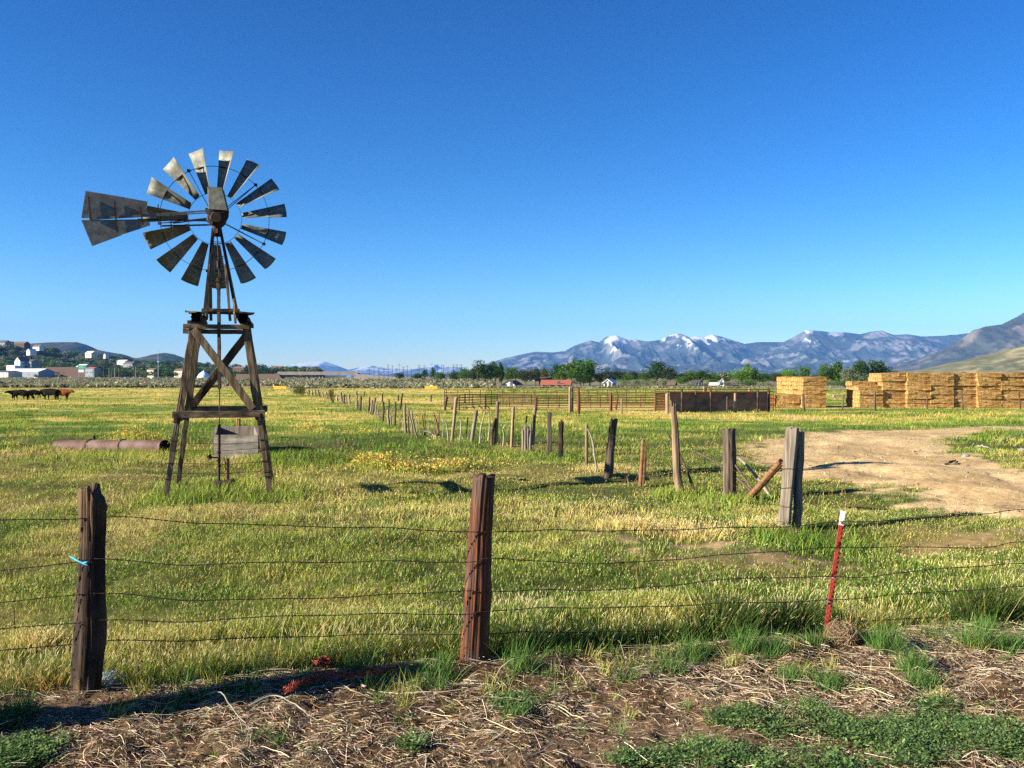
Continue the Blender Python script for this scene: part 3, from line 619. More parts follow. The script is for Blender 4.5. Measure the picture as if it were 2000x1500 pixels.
# near fence posts
def on_fence(px, py, off=-.0):
    d = ray(px, py); t = (6.94 + off) / (1 - .228 * d[0]); return CAM + d * t
b = on_fence(168, 1345)
o = post_obj('fence_post', b, at(184, 956, b[1]), .088, M['dark_wood'], r2=.082, seg=90, sides=72, groove=.17, crook=.022, jag=.035, flat=.85, seed=3, bite=.12, sink=.35, bulge=lambda s: .12 * math.sin(s * 7.0) + .10 * math.exp(-((s - .5) / .25) ** 2))
tag(o, 'gnarled dark fence post with blue twine tied round it', 'fence post', 'posts of the near barbed wire fence')
b = on_fence(925, 1293)
o = post_obj('fence_post', b, at(946, 930, b[1]), .106, M['red_wood'], r2=.082, seg=90, sides=84, groove=.10, crook=.006, jag=.022, flat=.95, seed=5, sink=.35, bulge=lambda s: .07 * math.exp(-((s - .37) / .08) ** 2))
tag(o, 'thick reddish brown round post in the middle of the near fence', 'fence post', 'posts of the near barbed wire fence')
# a stout post standing left of the photo; only its shadow reaches the near bank
o = post_obj('fence_post', (-5.35, 4.9, 0), (-5.3, 4.93, 1.95), .21, M['old_wood'], r2=.19, seg=30, sides=30, seed=8)
tag(o, 'stout post out of view whose shadow crosses the near bank', 'fence post')

# red steel T-post
b = on_fence(1612, 1243); tp = at(1647, 998, b[1] - .02); b0 = b.copy()
ax = (tp - b) / np.linalg.norm(tp - b); L_ = np.linalg.norm(tp - b); root = empty('steel_post', tuple(b))
tag(root, 'leaning red steel T-post with a white painted tip', 'steel post', 'posts of the near barbed wire fence')
def tsec(s0, s1, nm, mt):
    mb = MB(); a = ax * s0; c = ax * s1
    mb.bar(a, c, .042, .007, up=(0, 1, 0)); mb.bar(a + [0, .02, 0], c + [0, .02, 0], .007, .034, up=(0, 1, 0))
    if nm == 'post_body':
        for i in range(22): mb.box(ax * (.1 + i * .042) + [0, -.007, 0], (.014, .01, .014))
    return mb.build(nm, mt, root, bevel=.0012)
tsec(-.35, L_ - .125, 'post_body', M['tpost_red']); tsec(L_ - .124, L_, 'painted_tip', M['white_paint'])

# ---------------------------------------------------------------- barbed wires on the near fence
def catmull(P, n):
    P = np.array(P, float); P = np.vstack([2 * P[0] - P[1], P, 2 * P[-1] - P[-2]]); out = []
    d = np.linalg.norm(np.diff(P[1:-1], axis=0), axis=1); tot = d.sum()
    for i in range(len(P) - 3):
        k = max(2, int(n * d[i] / tot)); t = np.linspace(0, 1, k, endpoint=False)[:, None]; a, b, c, e = P[i:i + 4]
        out.append(.5 * ((2 * b) + (c - a) * t + (2 * a - 5 * b + 4 * c - e) * t ** 2 + (3 * b - a - 3 * c + e) * t ** 3))
    out.append(P[-2][None]); return np.vstack(out)
def barbed(P, r, name, label, group, barb=.115, pitch=.07, mt=None, sep=None, cat='wire'):
    D = catmull(P, 10); L = np.linalg.norm(np.diff(D, axis=0), axis=1).sum(); D = catmull(P, int(L / .02)); k = len(D)
    D = D + np.stack([np.zeros(k), (vn(np.arange(k) * .03, 0 * D[:, 0], 301) - .5) * .02, (fbm(np.arange(k) * .06, 0 * D[:, 0] + 3, 300, 2) - .5) * .022], -1)
    t = np.gradient(D, axis=0); t /= np.linalg.norm(t, axis=1)[:, None]; a = np.cross(t, [0, 0, 1.]); a /= np.linalg.norm(a, axis=1)[:, None]; bb = np.cross(t, a)
    ph = np.arange(k) * .02 / pitch * 2 * math.pi; sp = (sep or r * .95)
    S1 = D + sp * (np.cos(ph)[:, None] * a + np.sin(ph)[:, None] * bb); S2 = 2 * D - S1
    V, Q, _, _ = tubes_np(np.stack([S1, S2]), np.full((2, k), r), np.ones((2, 3)), 4)
    ki = np.arange(4, k - 4, max(1, int(barb / .02))); ki = ki + rng.integers(-1, 2, len(ki))
    B = []
    for q in ki:
        for j in range(2):
            A = rng.random() * 6.283; dv = math.cos(A) * a[q] + math.sin(A) * bb[q] + t[q] * rng.uniform(-.4, .4)
            B.append([D[q] - dv * .014, D[q] + dv * .014])
    B = np.array(B); V2, Q2, _, _ = tubes_np(B, np.full((len(B), 2), r * .8), np.ones((len(B), 3)), 3)
    # little wraps that hold the barbs
    W_ = np.stack([D[ki] - t[ki] * .007, D[ki] + t[ki] * .007], 1); V3, Q3, _, _ = tubes_np(W_, np.full((len(ki), 2), r * 2.0), np.ones((len(ki), 3)), 6)
    o = obj_np(name, np.vstack([V, V2, V3]), [np.vstack([Q, Q2 + len(V), Q3 + len(V) + len(V2)])], mt or M['wire'])
    return tag(o, label, cat, group)
wires = [('topmost', [(-500, 1018), (-150, 1016), (0, 1013), (130, 1012), (165, 1010), (210, 1008), (350, 1018), (500, 1026), (700, 1031), (925, 1037), (1100, 1037), (1300, 1034), (1530, 1029), (1643, 1020), (1750, 1017), (1900, 1005), (2000, 995), (2200, 982), (2500, 965)]),
         ('second', [(-500, 1140), (-200, 1128), (0, 1112), (130, 1098), (165, 1091), (205, 1090), (320, 1102), (500, 1100), (700, 1098), (915, 1096), (960, 1089), (1130, 1101), (1400, 1086), (1638, 1070), (1900, 1070), (2000, 1058), (2200, 1052), (2500, 1040)]),
         ('third', [(-500, 1215), (-200, 1198), (0, 1175), (145, 1160), (205, 1158), (400, 1172), (700, 1166), (905, 1152), (955, 1155), (1200, 1150), (1450, 1131), (1622, 1127), (1700, 1127), (1850, 1110), (2000, 1100), (2200, 1090), (2500, 1075)]),
         ('fourth', [(-500, 1270), (-200, 1250), (0, 1226), (145, 1215), (200, 1210), (300, 1214), (420, 1211), (600, 1203), (905, 1198), (950, 1193), (1250, 1184), (1500, 1177), (1618, 1173), (1750, 1163), (2000, 1145), (2200, 1138), (2500, 1125)]),
         ('lowest', [(-500, 1300), (-200, 1285), (0, 1268), (150, 1256), (190, 1252), (400, 1250), (560, 1245), (900, 1237), (950, 1238), (1300, 1230), (1500, 1222), (1608, 1219), (1750, 1211), (1900, 1201), (2000, 1194), (2200, 1188), (2500, 1180)])]
for i, (nm, P) in enumerate(wires):
    barbed([on_fence(px, py, -.10 if nm != 'lowest' else .09) for px, py in P], .0023, 'barbed_wire', f'{nm} strand of rusty barbed wire on the near fence', 'strands of barbed wire on the near fence')
# wire clips on the T-post
for py, px in ((1070, 1637), (1127, 1628), (1173, 1619), (1219, 1610)):
    p = on_fence(px, py) - b0 + [0, -.03, 0]; mb = MB()
    mb.tube([p + [-.035, .02, .008], p + [-.015, -.012, .0], p + [.012, -.012, -.006], p + [.034, .02, -.012]], .0026, 5); mb.build('wire_clip', M['steel'], root)
# turquoise twine round the left post
p = on_fence(168, 1097, -.1); mb = MB(); 
mb.tube([p + [-.14, .05, .028], p + [-.10, .02, .022], p + [-.05, -.018, .01], p + [0, -.03, -.004], p + [.012, -.028, -.008]], [.005, .007, .007, .007, .006], 6)
mb.tube([p + [-.13, .05, .02], p + [-.08, .0, .02], p + [-.03, -.03, .004], p + [.016, -.036, -.012]], [.004, .005, .005, .006], 6)
mb.tube([p + [-.01, -.03, -.004], p + [.02, -.04, .002], p + [.03, -.042, .006]], [.006, .009, .005], 6)
mb.tube([p + [-.01, -.03, -.004], p + [.018, -.04, -.012], p + [.032, -.042, -.016]], [.006, .008, .004], 6)
tag(mb.build('twine', M['blue']), 'turquoise plastic twine knotted round the gnarled left post', 'twine')
# crumpled blue-grey bag
g = ground(214, 1341); n = 26; V = []
for i in range(n):
    for j in range(n):
        x, y = (i / (n - 1) - .5), (j / (n - 1) - .5); e = max(0, 1 - (x * x + y * y) * 4)
        V.append((x * .24, y * .2, e ** .6 * .065 + (fbm(np.array([x * 9 + 3]), np.array([y * 9]), 400, 3)[0] - .5) * .05 * (e > 0) - .01))
Qb = np.array([(i * n + j, (i + 1) * n + j, (i + 1) * n + j + 1, i * n + j + 1) for i in range(n - 1) for j in range(n - 1)])
tag(obj_np('plastic_bag', V, [Qb], M['bag'], loc=tuple(g + [.02, -.04, .075])), 'crumpled blue grey plastic bag lying at the foot of the left post', 'bag')
# orange netting, two lengths
def netting(pts, label, w=.034, seed=0):
    G = [ground(*p) for p in pts]; D = catmull(G, 60); k = len(D); mb = MB(); r_ = np.random.default_rng(seed)
    for s in range(7):
        off = r_.normal(0, w * .5, 2); Q = D.copy(); Q[:, 0] += off[0] + r_.normal(0, .012, k); Q[:, 1] += off[1] + r_.normal(0, .016, k); Q[:, 2] = T(Q[:, 0], Q[:, 1]) + .055 + np.abs(r_.normal(0, .02, k)) + .045 * vn(np.arange(k) * .2, np.zeros(k) + s, 4)
        mb.tube(list(Q), .0028, 4, cap=False)
    for i in range(2, k - 2, 1):
        for j in range(2):
            a = D[i] + np.append(r_.normal(0, w * .6, 2), 0); c = D[i] + np.append(r_.normal(0, w * .6, 2), 0); a[2] = T(a[0], a[1]) + .06 + .03 * r_.random(); c[2] = T(c[0], c[1]) + .06 + .05 * r_.random()
            mb.tube([a, (a + c) / 2 + [0, 0, .01], c], .0024, 4, cap=False)
    tag(mb.build('plastic_netting', M['orange']), label, 'netting', 'orange plastic netting lying on the near bank')
netting([(550, 1308), (570, 1316), (600, 1310), (630, 1318), (650, 1306), (668, 1300)], 'shorter tangle of orange plastic netting beside the tall grass', seed=1)
netting([(562, 1372), (590, 1356), (625, 1345), (660, 1342), (700, 1340), (735, 1334), (765, 1330)], 'long tangle of orange plastic netting partly in the shadow strip', seed=2)
# tumbleweed against the T-post
g = ground(1645, 1252); n = 420; A = rng.random(n) * 6.283; E = rng.uniform(-.2, 1.4, n); Rr = .13 * (.6 + .5 * rng.random(n))
c0 = np.stack([np.cos(A) * np.cos(E), np.sin(A) * np.cos(E), np.sin(E) * .55], -1) * Rr[:, None] * [1.15, 1.15, 1] + rng.normal(0, .015, (n, 3))
tg = np.cross(c0, rng.normal(0, 1, (n, 3))); tg /= np.linalg.norm(tg, axis=1)[:, None]; s = np.linspace(-1, 1, 5)
P = c0[:, None, :] + tg[:, None, :] * (s[None, :, None] * (.05 + .06 * rng.random(n))[:, None, None]) - c0[:, None, :] * (s ** 2)[None, :, None] * .22 + [0, 0, .05]
V, Q, _, C = tubes_np(P, np.full((n, 5), .0018), jit(np.tile([.3, .21, .12], (n, 1)), .35))
tag(obj_np('tumbleweed', V, [Q], M['straw'], loc=tuple(g), colors=C), 'brown tumbleweed caught at the foot of the red steel post', 'tumbleweed')
def stick(name, pts, r, mt, label, group=None, lift=.02, cat='stick'):
    G = [ground(*p[:2]) + [0, 0, lift + (p[2] if len(p) > 2 else 0)] for p in pts]; mb = MB(); D = catmull(G, 14); r = r * .75; D = D + rng.normal(0, 1, D.shape) * r * .55
    mb.tube(list(D), list(np.linspace(r, r * .5, len(D)) * (1 + .12 * rng.normal(0, 1, len(D)))), 8); return tag(mb.build(name, mt), label, cat, group)
stick('stick', [(1757, 1252, .03), (1782, 1268, .03), (1808, 1284, .01), (1832, 1300)], .011, M['pale_stick'], 'longest pale stick lying on the bank beside the red steel post')
stick('stick', [(480, 1392, .01), (530, 1382, .06), (570, 1388, .04), (618, 1412)], .008, M['pale_stick'], 'arched pale dry stalk rising from the litter under the shadow strip')
stick('stick', [(400, 1368, .02), (430, 1385, .09), (460, 1410, .04), (495, 1434)], .007, M['pale_stick'], 'forked straight pale stalk left of the arched stalk')
stick('stick', [(888, 1278, .03), (920, 1298, .02), (975, 1302)], .005, M['pale_stick'], 'thin curved pale stalk at the foot of the middle post')
stick('stick', [(1395, 1333, .02), (1450, 1350, .01), (1530, 1356)], .007, M['pale_stick'], 'pale stick lying on bare soil under the corner post')
stick('stick', [(660, 1342, .02), (695, 1366, .03), (740, 1372)], .006, M['pale_stick'], 'pale bent stalk lying on the orange netting')
stick('stick', [(1784, 883), (1842, 884)], .035, M['pale_stick'], 'long pale stick lying flat on the dirt track')
stick('stick', [(1848, 908), (1855, 908, .06), (1866, 901)], .035, M['dark_wood'], 'short dark curved stick on the dirt track')
stick('branch', [(1905, 874), (1925, 880, .1), (1942, 880)], .04, M['pale_stick'], 'pale broken branch lying on the grass island', cat='branch')
stick('branch', [(1955, 866, .05), (1985, 857, .1), (2030, 846, .1)], .035, M['pale_stick'], 'long thin pale branch at the edge of the grass island', cat='branch')
def rock(px, py, s, label):
    g = ground(px, py); bm = bmesh.new(); bmesh.ops.create_icosphere(bm, subdivisions=2, radius=s)
    for v in bm.verts: v.co *= 1 + random.uniform(-.2, .2); v.co.z *= .7
    me = bpy.data.meshes.new('rock'); bm.to_mesh(me); bm.free(); me.materials.append(M['concrete']); o = link(bpy.data.objects.new('rock', me)); o.location = tuple(g + [0, 0, s * .3]); tag(o, label, 'rock')
rock(1886, 893, .11, 'pale rock with dark litter beside the grass island'); rock(1995, 881, .1, 'pale rock on the grass island'); rock(1637, 1325, .018, 'small white stone on the near bank below the red post')

# ================================================================ old second fence
OF = 'posts of the old crooked fence'
def P2(*a, **k): return px_post(*a, group=OF, **k)
# corner post and its props
b = ground(1531, 1034)
root = empty('corner_post', tuple(b)); tag(root, 'tall grey squared corner post wrapped in wire at the dirt track', 'fence post', OF)
b_ = at(1531, 1034, b[1]) - b; t_ = at(1548, 836, b[1]) - b
post_obj('timber', b_, t_, .088, M['grey_wood'], r2=.082, seg=40, sides=40, groove=.035, jag=.02, sq=9, rz=R(60), flat=.95, seed=21, sink=.2, bulge=lambda s: -.06 * math.sin(s * 5), parent=root)
post_obj('rear_slab', at(1557, 1046, b[1] + .02) - b, at(1560, 845, b[1] + .16) - b, .055, M['grey_wood'], r2=.06, seg=24, sides=20, groove=.12, crook=.03, jag=.04, sq=5, rz=R(30), flat=.8, seed=22, parent=root)
for s in (.08, .24, .42, .6):
    c_ = b_ + (t_ - b_) * s; mb = MB(); ps = []
    for i in range(17):
        A = i / 16 * 2 * math.pi; rr = .1 / (abs(math.cos(A - R(60))) ** 7 + abs(math.sin(A - R(60))) ** 7) ** (1 / 7); ps.append(c_ + [rr * math.cos(A), rr * math.sin(A), .012 * math.sin(A * 2 + s * 9)])
    mb.tube(ps, .003, 4); mb.build('wire_wrap', M['wire'], root)
b = ground(1455, 982)
post_obj_ = post_obj('brace_rail', b, at(1526, 902, b[1] - 1.3), .055, M['rail_wood'], r2=.048, seg=20, sides=20, groove=.08, sq=4, seed=25, sink=.1)
tag(post_obj_, 'slanting orange brown rail propped against the corner post', 'brace')
P2(1426, 980, 1424, 840, 24, M['old_wood'], 'stout split weathered post left of the grey corner post', sides=44, seg=50, groove=.2, jag=.03, seed=31, w2=24)
P2(1327, 966, 1315, 789, 17, M['tan_wood'], 'tall pale board post with a pointed top', sides=24, seg=40, groove=.14, jag=.1, flat=.5, seed=33, crook=.05, w2=12, bite=.12)
P2(1253, 950, 1258, 858, 13, M['rail_wood'], 'short reddish brown post with a slanted top', sides=20, groove=.1, jag=.04, seed=34, w2=9, bite=.14, sq=4)
P2(1186, 933, 1197, 820, 17, M['old_wood'], 'crooked knotty log post with a split top', sides=28, seg=40, groove=.16, jag=.04, crook=.06, seed=35, w2=13)
P2(1145, 915, 1146, 828, 6.5, M['tan_wood'], 'thin straight post with a bent branch leaning on it', sides=14, seed=36, groove=.12, jag=.04)
P2(1094, 898, 1096, 826, 11, M['dark_wood'], 'dark split post between the thin post and the squared post', sides=22, groove=.2, jag=.08, seed=37, flat=.7, w2=10)
P2(1073, 893, 1073, 805, 9.5, M['old_wood'], 'squared grey brown post beside the dark split post', sides=20, groove=.06, sq=7, seed=38, jag=.01)
P2(1041, 870, 1045, 797, 6.5, M['tan_wood'], 'narrow post rising behind the shattered stump', sides=14, seed=39, jag=.04)
P2(999, 873, 1003, 795, 6, M['tan_wood'], 'slim tan post left of the shattered stump', sides=14, seed=40, groove=.08)
P2(968, 868, 972, 784, 7.5, M['tan_wood'], 'tallest straight tan post with a dark slab leaning on it', sides=16, seed=41, groove=.08)
P2(921, 864, 930, 804, 8, M['grey_wood'], 'leaning pale grey post between two bent stakes', sides=16, seed=43, groove=.1, jag=.04)
P2(883, 862, 891, 776, 6.5, M['tan_wood'], 'tall leaning tan post with a dark shaded side', sides=14, seed=44, groove=.1)
# shattered stump
b = ground(1029, 880); root = empty('shattered_stump', tuple(b)); tag(root, 'wide shattered grey stump of a post with splintered top', 'stump', OF)
for dx, h, w, sd in ((-.12, .62, .05, 1), (-.045, .74, .055, 2), (.03, .68, .055, 3), (.10, .8, .05, 4), (.02, .55, .08, 5)):
    post_obj('splinter', (dx, (sd % 2) * .04, 0), (dx * 1.1 + .01, .02, h), w, M['grey_wood'], r2=w * .6, seg=16, sides=12, groove=.2, jag=.12, seed=50 + sd, parent=root)
def px_stick(pts, w, mt, label, name='stake', cat='stake', depth=None, dend=0.0, group='bent stakes and sticks of the old fence'):
    g = ground(*pts[0]); Y = g[1]; n = len(pts); P = [at(x, y, Y + dend * i / (n - 1)) for i, (x, y) in enumerate(pts)]
    P[0][2] -= .06; D = catmull(P, 5 * n) if n > 2 else catmull([P[0], (P[0] + P[1]) / 2 + [0, .01, .01], P[1]], 8)
    r = w / F * Y / 2; mb = MB(); mb.tube(list(D), list(np.linspace(r, r * .7, len(D)) * (1 + .1 * rng.normal(0, 1, len(D)))), 9); return tag(mb.build(name, mt), label, cat, group)
px_stick([(1161, 923), (1165, 912), (1161, 890), (1158, 865), (1152, 845), (1147, 838)], 4.5, M['pale_stick'], 'bent pale branch leaning on the thin straight post')
px_stick([(1027, 872), (1024, 850), (1029, 812)], 4, M['dark_wood'], 'short crooked stake at the left side of the shattered stump')
px_stick([(982, 874), (984, 850), (982, 838), (988, 829)], 3, M['pale_stick'], 'short kinked stake right of the tallest tan post')
px_stick([(960, 868), (962, 845), (967, 816)], 7, M['dark_wood'], 'dark slab leaning on the tallest tan post', name='slab', cat='slab')
px_stick([(953, 860), (956, 838), (956, 815), (954, 806)], 3.5, M['pale_stick'], 'pale stake with a crooked tip left of the dark slab')
px_stick([(937, 866), (939, 838), (943, 820), (947, 806)], 3.5, M['pale_stick'], 'slender curved stake beside the leaning grey post')
px_stick([(910, 860), (912, 836), (914, 814)], 3, M['pale_stick'], 'thin upright stake left of the leaning grey post')
px_stick([(897, 864), (900, 842), (900, 822)], 3, M['pale_stick'], 'thin low stake right of the tall leaning tan post')
px_stick([(876, 861), (874, 840), (872, 828), (868, 821)], 4, M['pale_stick'], 'hooked stake left of the tall leaning tan post')
px_stick([(857, 852), (853, 826), (846, 805)], 4, M['rail_wood'], 'rusty brown stake leaning over the fallen branch')
px_stick([(829, 850), (827, 830), (825, 813)], 3.5, M['rail_wood'], 'low rusty stake with a white top')
px_stick([(850, 856), (846, 848), (838, 844), (826, 842)], 5, M['pale_stick'], 'arched fallen branch at the yellow plant', name='branch', cat='branch')
px_stick([(848, 857), (853, 849), (859, 848)], 7, M['old_wood'], 'knot of the fallen branch lying in the grass', name='branch', cat='branch')
px_stick([(1362, 966), (1340, 915), (1330, 893), (1302, 843)], 5.5, M['old_wood'], 'dark pole leaning behind the tall pale board post', dend=.4, name='pole', cat='pole')
px_stick([(1500, 988), (1452, 945), (1400, 905), (1353, 878)], 5, M['old_wood'], 'long thin pole slanting down behind the stout split post', dend=1.5, name='pole', cat='pole')
px_stick([(1515, 980), (1490, 948), (1466, 917), (1443, 894)], 7, M['pale_stick'], 'pale weathered pole leaning behind the slanting rail', dend=.6, name='pole', cat='pole')
px_stick([(1492, 988), (1465, 950), (1436, 908)], 5, M['dark_wood'], 'dark thin pole crossing behind the slanting rail', dend=.5, name='pole', cat='pole')
far_posts = [(793, 846, 791, 790, 4.5), (798, 848, 797, 800, 3), (806, 852, 799, 797, 3), (814, 855, 803, 802, 3.5), (771, 834, 772, 785, 4), (764, 833, 765, 812, 3), (758, 830, 758, 801, 5), (748, 825, 749, 784, 4.5), (740, 818, 739, 800, 2.5), (733, 812, 736, 789, 3), (727, 811, 733, 777, 4), (723, 810, 728, 782, 3), (719, 804, 721, 775, 4.5), (703, 802, 705, 773, 4), (697, 800, 697, 772, 3.5), (683, 793, 682, 770, 4),
              (672, 788, 673, 770, 3), (669, 787, 665, 767, 5), (659, 784, 658, 773, 4), (651, 787, 643, 769, 3), (640, 779, 637, 765, 3), (632, 777, 630, 768, 2.5), (624, 775, 622, 761, 2.5), (616, 773, 616, 762, 2.5), (611, 773, 610, 763, 2.5), (605, 771, 604, 762, 2.5), (600, 770, 599, 763, 2.5), (594, 769, 593, 761, 2.5), (588, 768, 587, 762, 2.5), (582, 767, 580, 761, 2.5), (576, 766, 572, 757, 2.5)]
def ordw(i): return ['first', 'second', 'third', 'fourth', 'fifth', 'sixth', 'seventh', 'eighth', 'ninth', 'tenth', 'eleventh', 'twelfth', 'thirteenth', 'fourteenth', 'fifteenth', 'sixteenth', 'seventeenth', 'eighteenth', 'nineteenth', 'twentieth'][i] if i < 20 else 'twenty-' + ordw(i - 20) if i < 29 else ['thirtieth', 'thirty-first', 'thirty-second', 'thirty-third', 'thirty-fourth', 'thirty-fifth', 'thirty-sixth', 'thirty-seventh', 'thirty-eighth', 'thirty-ninth'][i - 29] if i < 39 else f'{i + 1}th'
for i, (bx, by, tx, ty, w) in enumerate(far_posts):
    mt = M['tan_wood'] if i % 3 == 0 else M['old_wood'] if i % 3 == 1 else M['grey_wood']
    lab = ('leaning white split board post left of the pickets' if i == 19 else 'broad grey plank of the old fence with a pale top' if i == 6 else 'small tan post hung with the red gate' if i == 12 else 'pale post at the left side of the red gate' if i == 13 else
           f'{ordw(i)} far picket of the old fence counted from the fallen branch')
    P2(bx, by, tx, ty, w * 1.1, mt, lab, sides=10, seg=8, seed=60 + i, groove=.1, jag=.03, crook=.04)
for i, (bx, by, tx, ty, w) in enumerate([(782, 800, 786, 768, 3.5), (778, 783, 778, 771, 2.5), (842, 785, 842, 771, 2.5), (747, 786, 747, 769, 3), (711, 776, 713, 763, 2), (697, 778, 697, 763, 2.5), (759, 806, 760, 780, 2.5), (807, 776, 807, 770, 1.5)]):
    P2(bx, by, tx, ty, w, M['dark_wood'], f'{ordw(i)} dark wire post standing in the green field behind the red gate' if i else 'thick leaning dark post in the green field behind the old fence', sides=8, seg=6, seed=90 + i, jag=.02)
# thin crooked stakes between them
def along(chain_, s):
    P = np.array(chain_, float); d = np.concatenate([[0], np.cumsum(np.abs(np.diff(P[:, 0])))]); q = s * d[-1]; return np.interp(q, d, P[:, 0]), np.interp(q, d, P[:, 1])
for i in range(34):
    x_, y_ = along([(868, 858), (829, 848), (793, 844), (771, 833), (748, 824), (727, 811), (704, 803), (683, 793), (640, 779), (580, 767)], (i + rng.uniform(.2, .8)) / 34); g = ground(x_, y_); hh = rng.uniform(.6, 1.15) / g[1] * F; w_ = max(1.3, .035 * F / g[1])
    px_stick([(x_, y_), (x_ + rng.normal(0, 1.2), y_ - hh * .5), (x_ + rng.normal(0, hh * .12), y_ - hh)], w_, [M['pale_stick'], M['old_wood'], M['tan_wood']][i % 3], f'{ordw(i)} thin crooked stake of the old fence beyond the fallen branch')
# strands between the old posts
chain = [(1531, 1034), (1426, 980), (1327, 966), (1253, 950), (1186, 933), (1145, 915), (1094, 898), (1073, 893), (1041, 870), (999, 873), (968, 868), (921, 864), (883, 862), (829, 850), (793, 846), (771, 834), (748, 825), (727, 811), (704, 803)]
G = [ground(*p) for p in chain]
for nm, h in (('lowest', .3), ('middle', .62), ('upper', .95)):
    P = []
    for i, g in enumerate(G):
        P.append(g + [0, -.04, h + rng.normal(0, .05)])
        if i < len(G) - 1: P.append((g + G[i + 1]) / 2 + [0, -.04, h - .07 + rng.normal(0, .05)])
    D = catmull(P, 160); mb = MB(); mb.tube(list(D), .0034, 4); tag(mb.build('fence_wire', M['wire']), f'{nm} slack wire strung along the old crooked fence', 'wire', 'wires of the old crooked fence')

# ================================================================ windmill
WC = np.array([-5.4, 16.5, float(T(-5.4, 16.5))]); PH = R(14)
wm = empty('windmill', tuple(WC)); tag(wm, 'old water pumping windmill on a weathered wooden tower in the pasture', 'windmill')
def tp(x, y, z): return np.array([x * math.cos(PH) - y * math.sin(PH), x * math.sin(PH) + y * math.cos(PH), z])
hw_ = lambda z: .88 - .44 * z / 3.1
for sx in (-1, 1):
    for sy in (-1, 1):
        mb = MB(); z0 = -.2; z1 = 1.45
        o1 = .0 if sy < 0 else .0
        mb.bar(tp(sx * hw_(z1 - .1), sy * hw_(z1 - .1), z1 - .1), tp(sx * hw_(3.12), sy * hw_(3.12), 3.12), .118, .10, up=tp(0, 1, 0), seg=10, jit=.004)
        mb.bar(tp(sx * (hw_(z0) + .0), sy * hw_(z0), z0), tp(sx * (hw_(z1) + .008), sy * (hw_(z1) + .008), z1), .092, .09, up=tp(0, 1, 0), seg=10, jit=.004)
        mb.build('leg', M['tower_wood'], wm, bevel=.006)
for sx in (-1, 1):   # spliced plates on the legs
    for z in (.35, .62, 1.0):
        mb = MB(); p = tp(sx * hw_(z), -hw_(z), z); mb.bar(p + tp(-.07, -.055, 0), p + tp(.07, -.055, .0), .014, .008, up=(0, 0, 1)); mb.build('strap', M['dark_iron'], wm)

def beam(x0, y0, x1, y1, z, w, d, mt='tower_wood_h', zz=None, nm='beam'):
    mb = MB(); mb.bar(tp(x0, y0, z), tp(x1, y1, z if zz is None else zz), d, w, seg=8, jit=.003); return mb.build(nm, M[mt], wm, bevel=.005)
q = hw_(1.46) + .07
beam(-.78, -q - .02, .79, -q - .02, 1.46, .12, .06); beam(-.86, q, .80, q, 1.50, .12, .06)
beam(-q + .02, -.80, -q + .02, .80, 1.40, .17, .06, 'rot_wood'); beam(q - .02, -.80, q - .02, .80, 1.40, .15, .06, 'rot_wood')
q = hw_(3.0) + .07
beam(-.62, -q, .52, -q, 3.03, .085, .06); beam(-.74, q, .5, q, 2.99, .085, .06)
beam(-q, -.5, -q, .5, 3.1, .08, .06, 'rot_wood'); beam(q, -.5, q, .5, 3.1, .08, .06, 'rot_wood')
# rotted platform timbers
for sx, nm in ((-1, 0), (1, 1)):
    b1 = tp(sx * .40, -.62, 3.19); b2 = tp(sx * .40, .62, 3.19)
    o = post_obj('platform_timber', b1, b2, .085, M['rot_wood'], r2=.085, seg=30, sides=20, groove=.25, crook=.03, jag=.08, sq=4, seed=70 + nm, sink=0, parent=wm)
    mb = MB(); mb.bar(tp(sx * .25, -.5, 3.285), tp(sx * .58, -.42, 3.292), .13, .03, seg=4, jit=.008); mb.bar(tp(sx * .28, -.2, 3.285), tp(sx * .55, -.25, 3.29), .12, .028, seg=3, jit=.008)
    mb.build('platform_board', M['tower_wood_h'], wm, bevel=.003)
beam(-.32, -.33, .34, -.33, 3.34, .06, .07, 'rot_wood'); beam(-.32, .33, .34, .33, 3.34, .06, .07, 'rot_wood')
mb = MB(); mb.bar(tp(.27, -.42, 3.1), tp(.24, -.42, 3.55), .06, .04, seg=4, jit=.004); mb.build('upright_board', M['tower_wood'], wm, bevel=.003)
# diagonal braces
y_ = -(hw_(2.2)) - .075
mb = MB(); mb.bar(tp(-hw_(2.95) + .02, -hw_(2.95) - .08, 2.98), tp(hw_(1.55) - .07, -hw_(1.55) - .08, 1.55), .135, .035, up=tp(0, 1, 0), seg=8, jit=.002); mb.build('brace', M['tower_wood'], wm, bevel=.004)
mb = MB(); mb.bar(tp(hw_(2.95) - .02, hw_(2.95) + .08, 2.96), tp(-hw_(1.55) + .05, hw_(1.55) + .08, 1.55), .15, .035, up=tp(0, 1, 0), seg=8, jit=.002); mb.build('brace', M['dark_wood'], wm, bevel=.004)  # rear brace gets darker wood to stand for the shade on it
mb = MB(); p = tp(-hw_(1.9), -hw_(1.9) - .09, 1.95); mb.tube([p, tp(-hw_(1.1) - .0, -hw_(1.1) - .09, 1.12)], .014, 6); mb.build('rod', M['dark_iron'], wm)
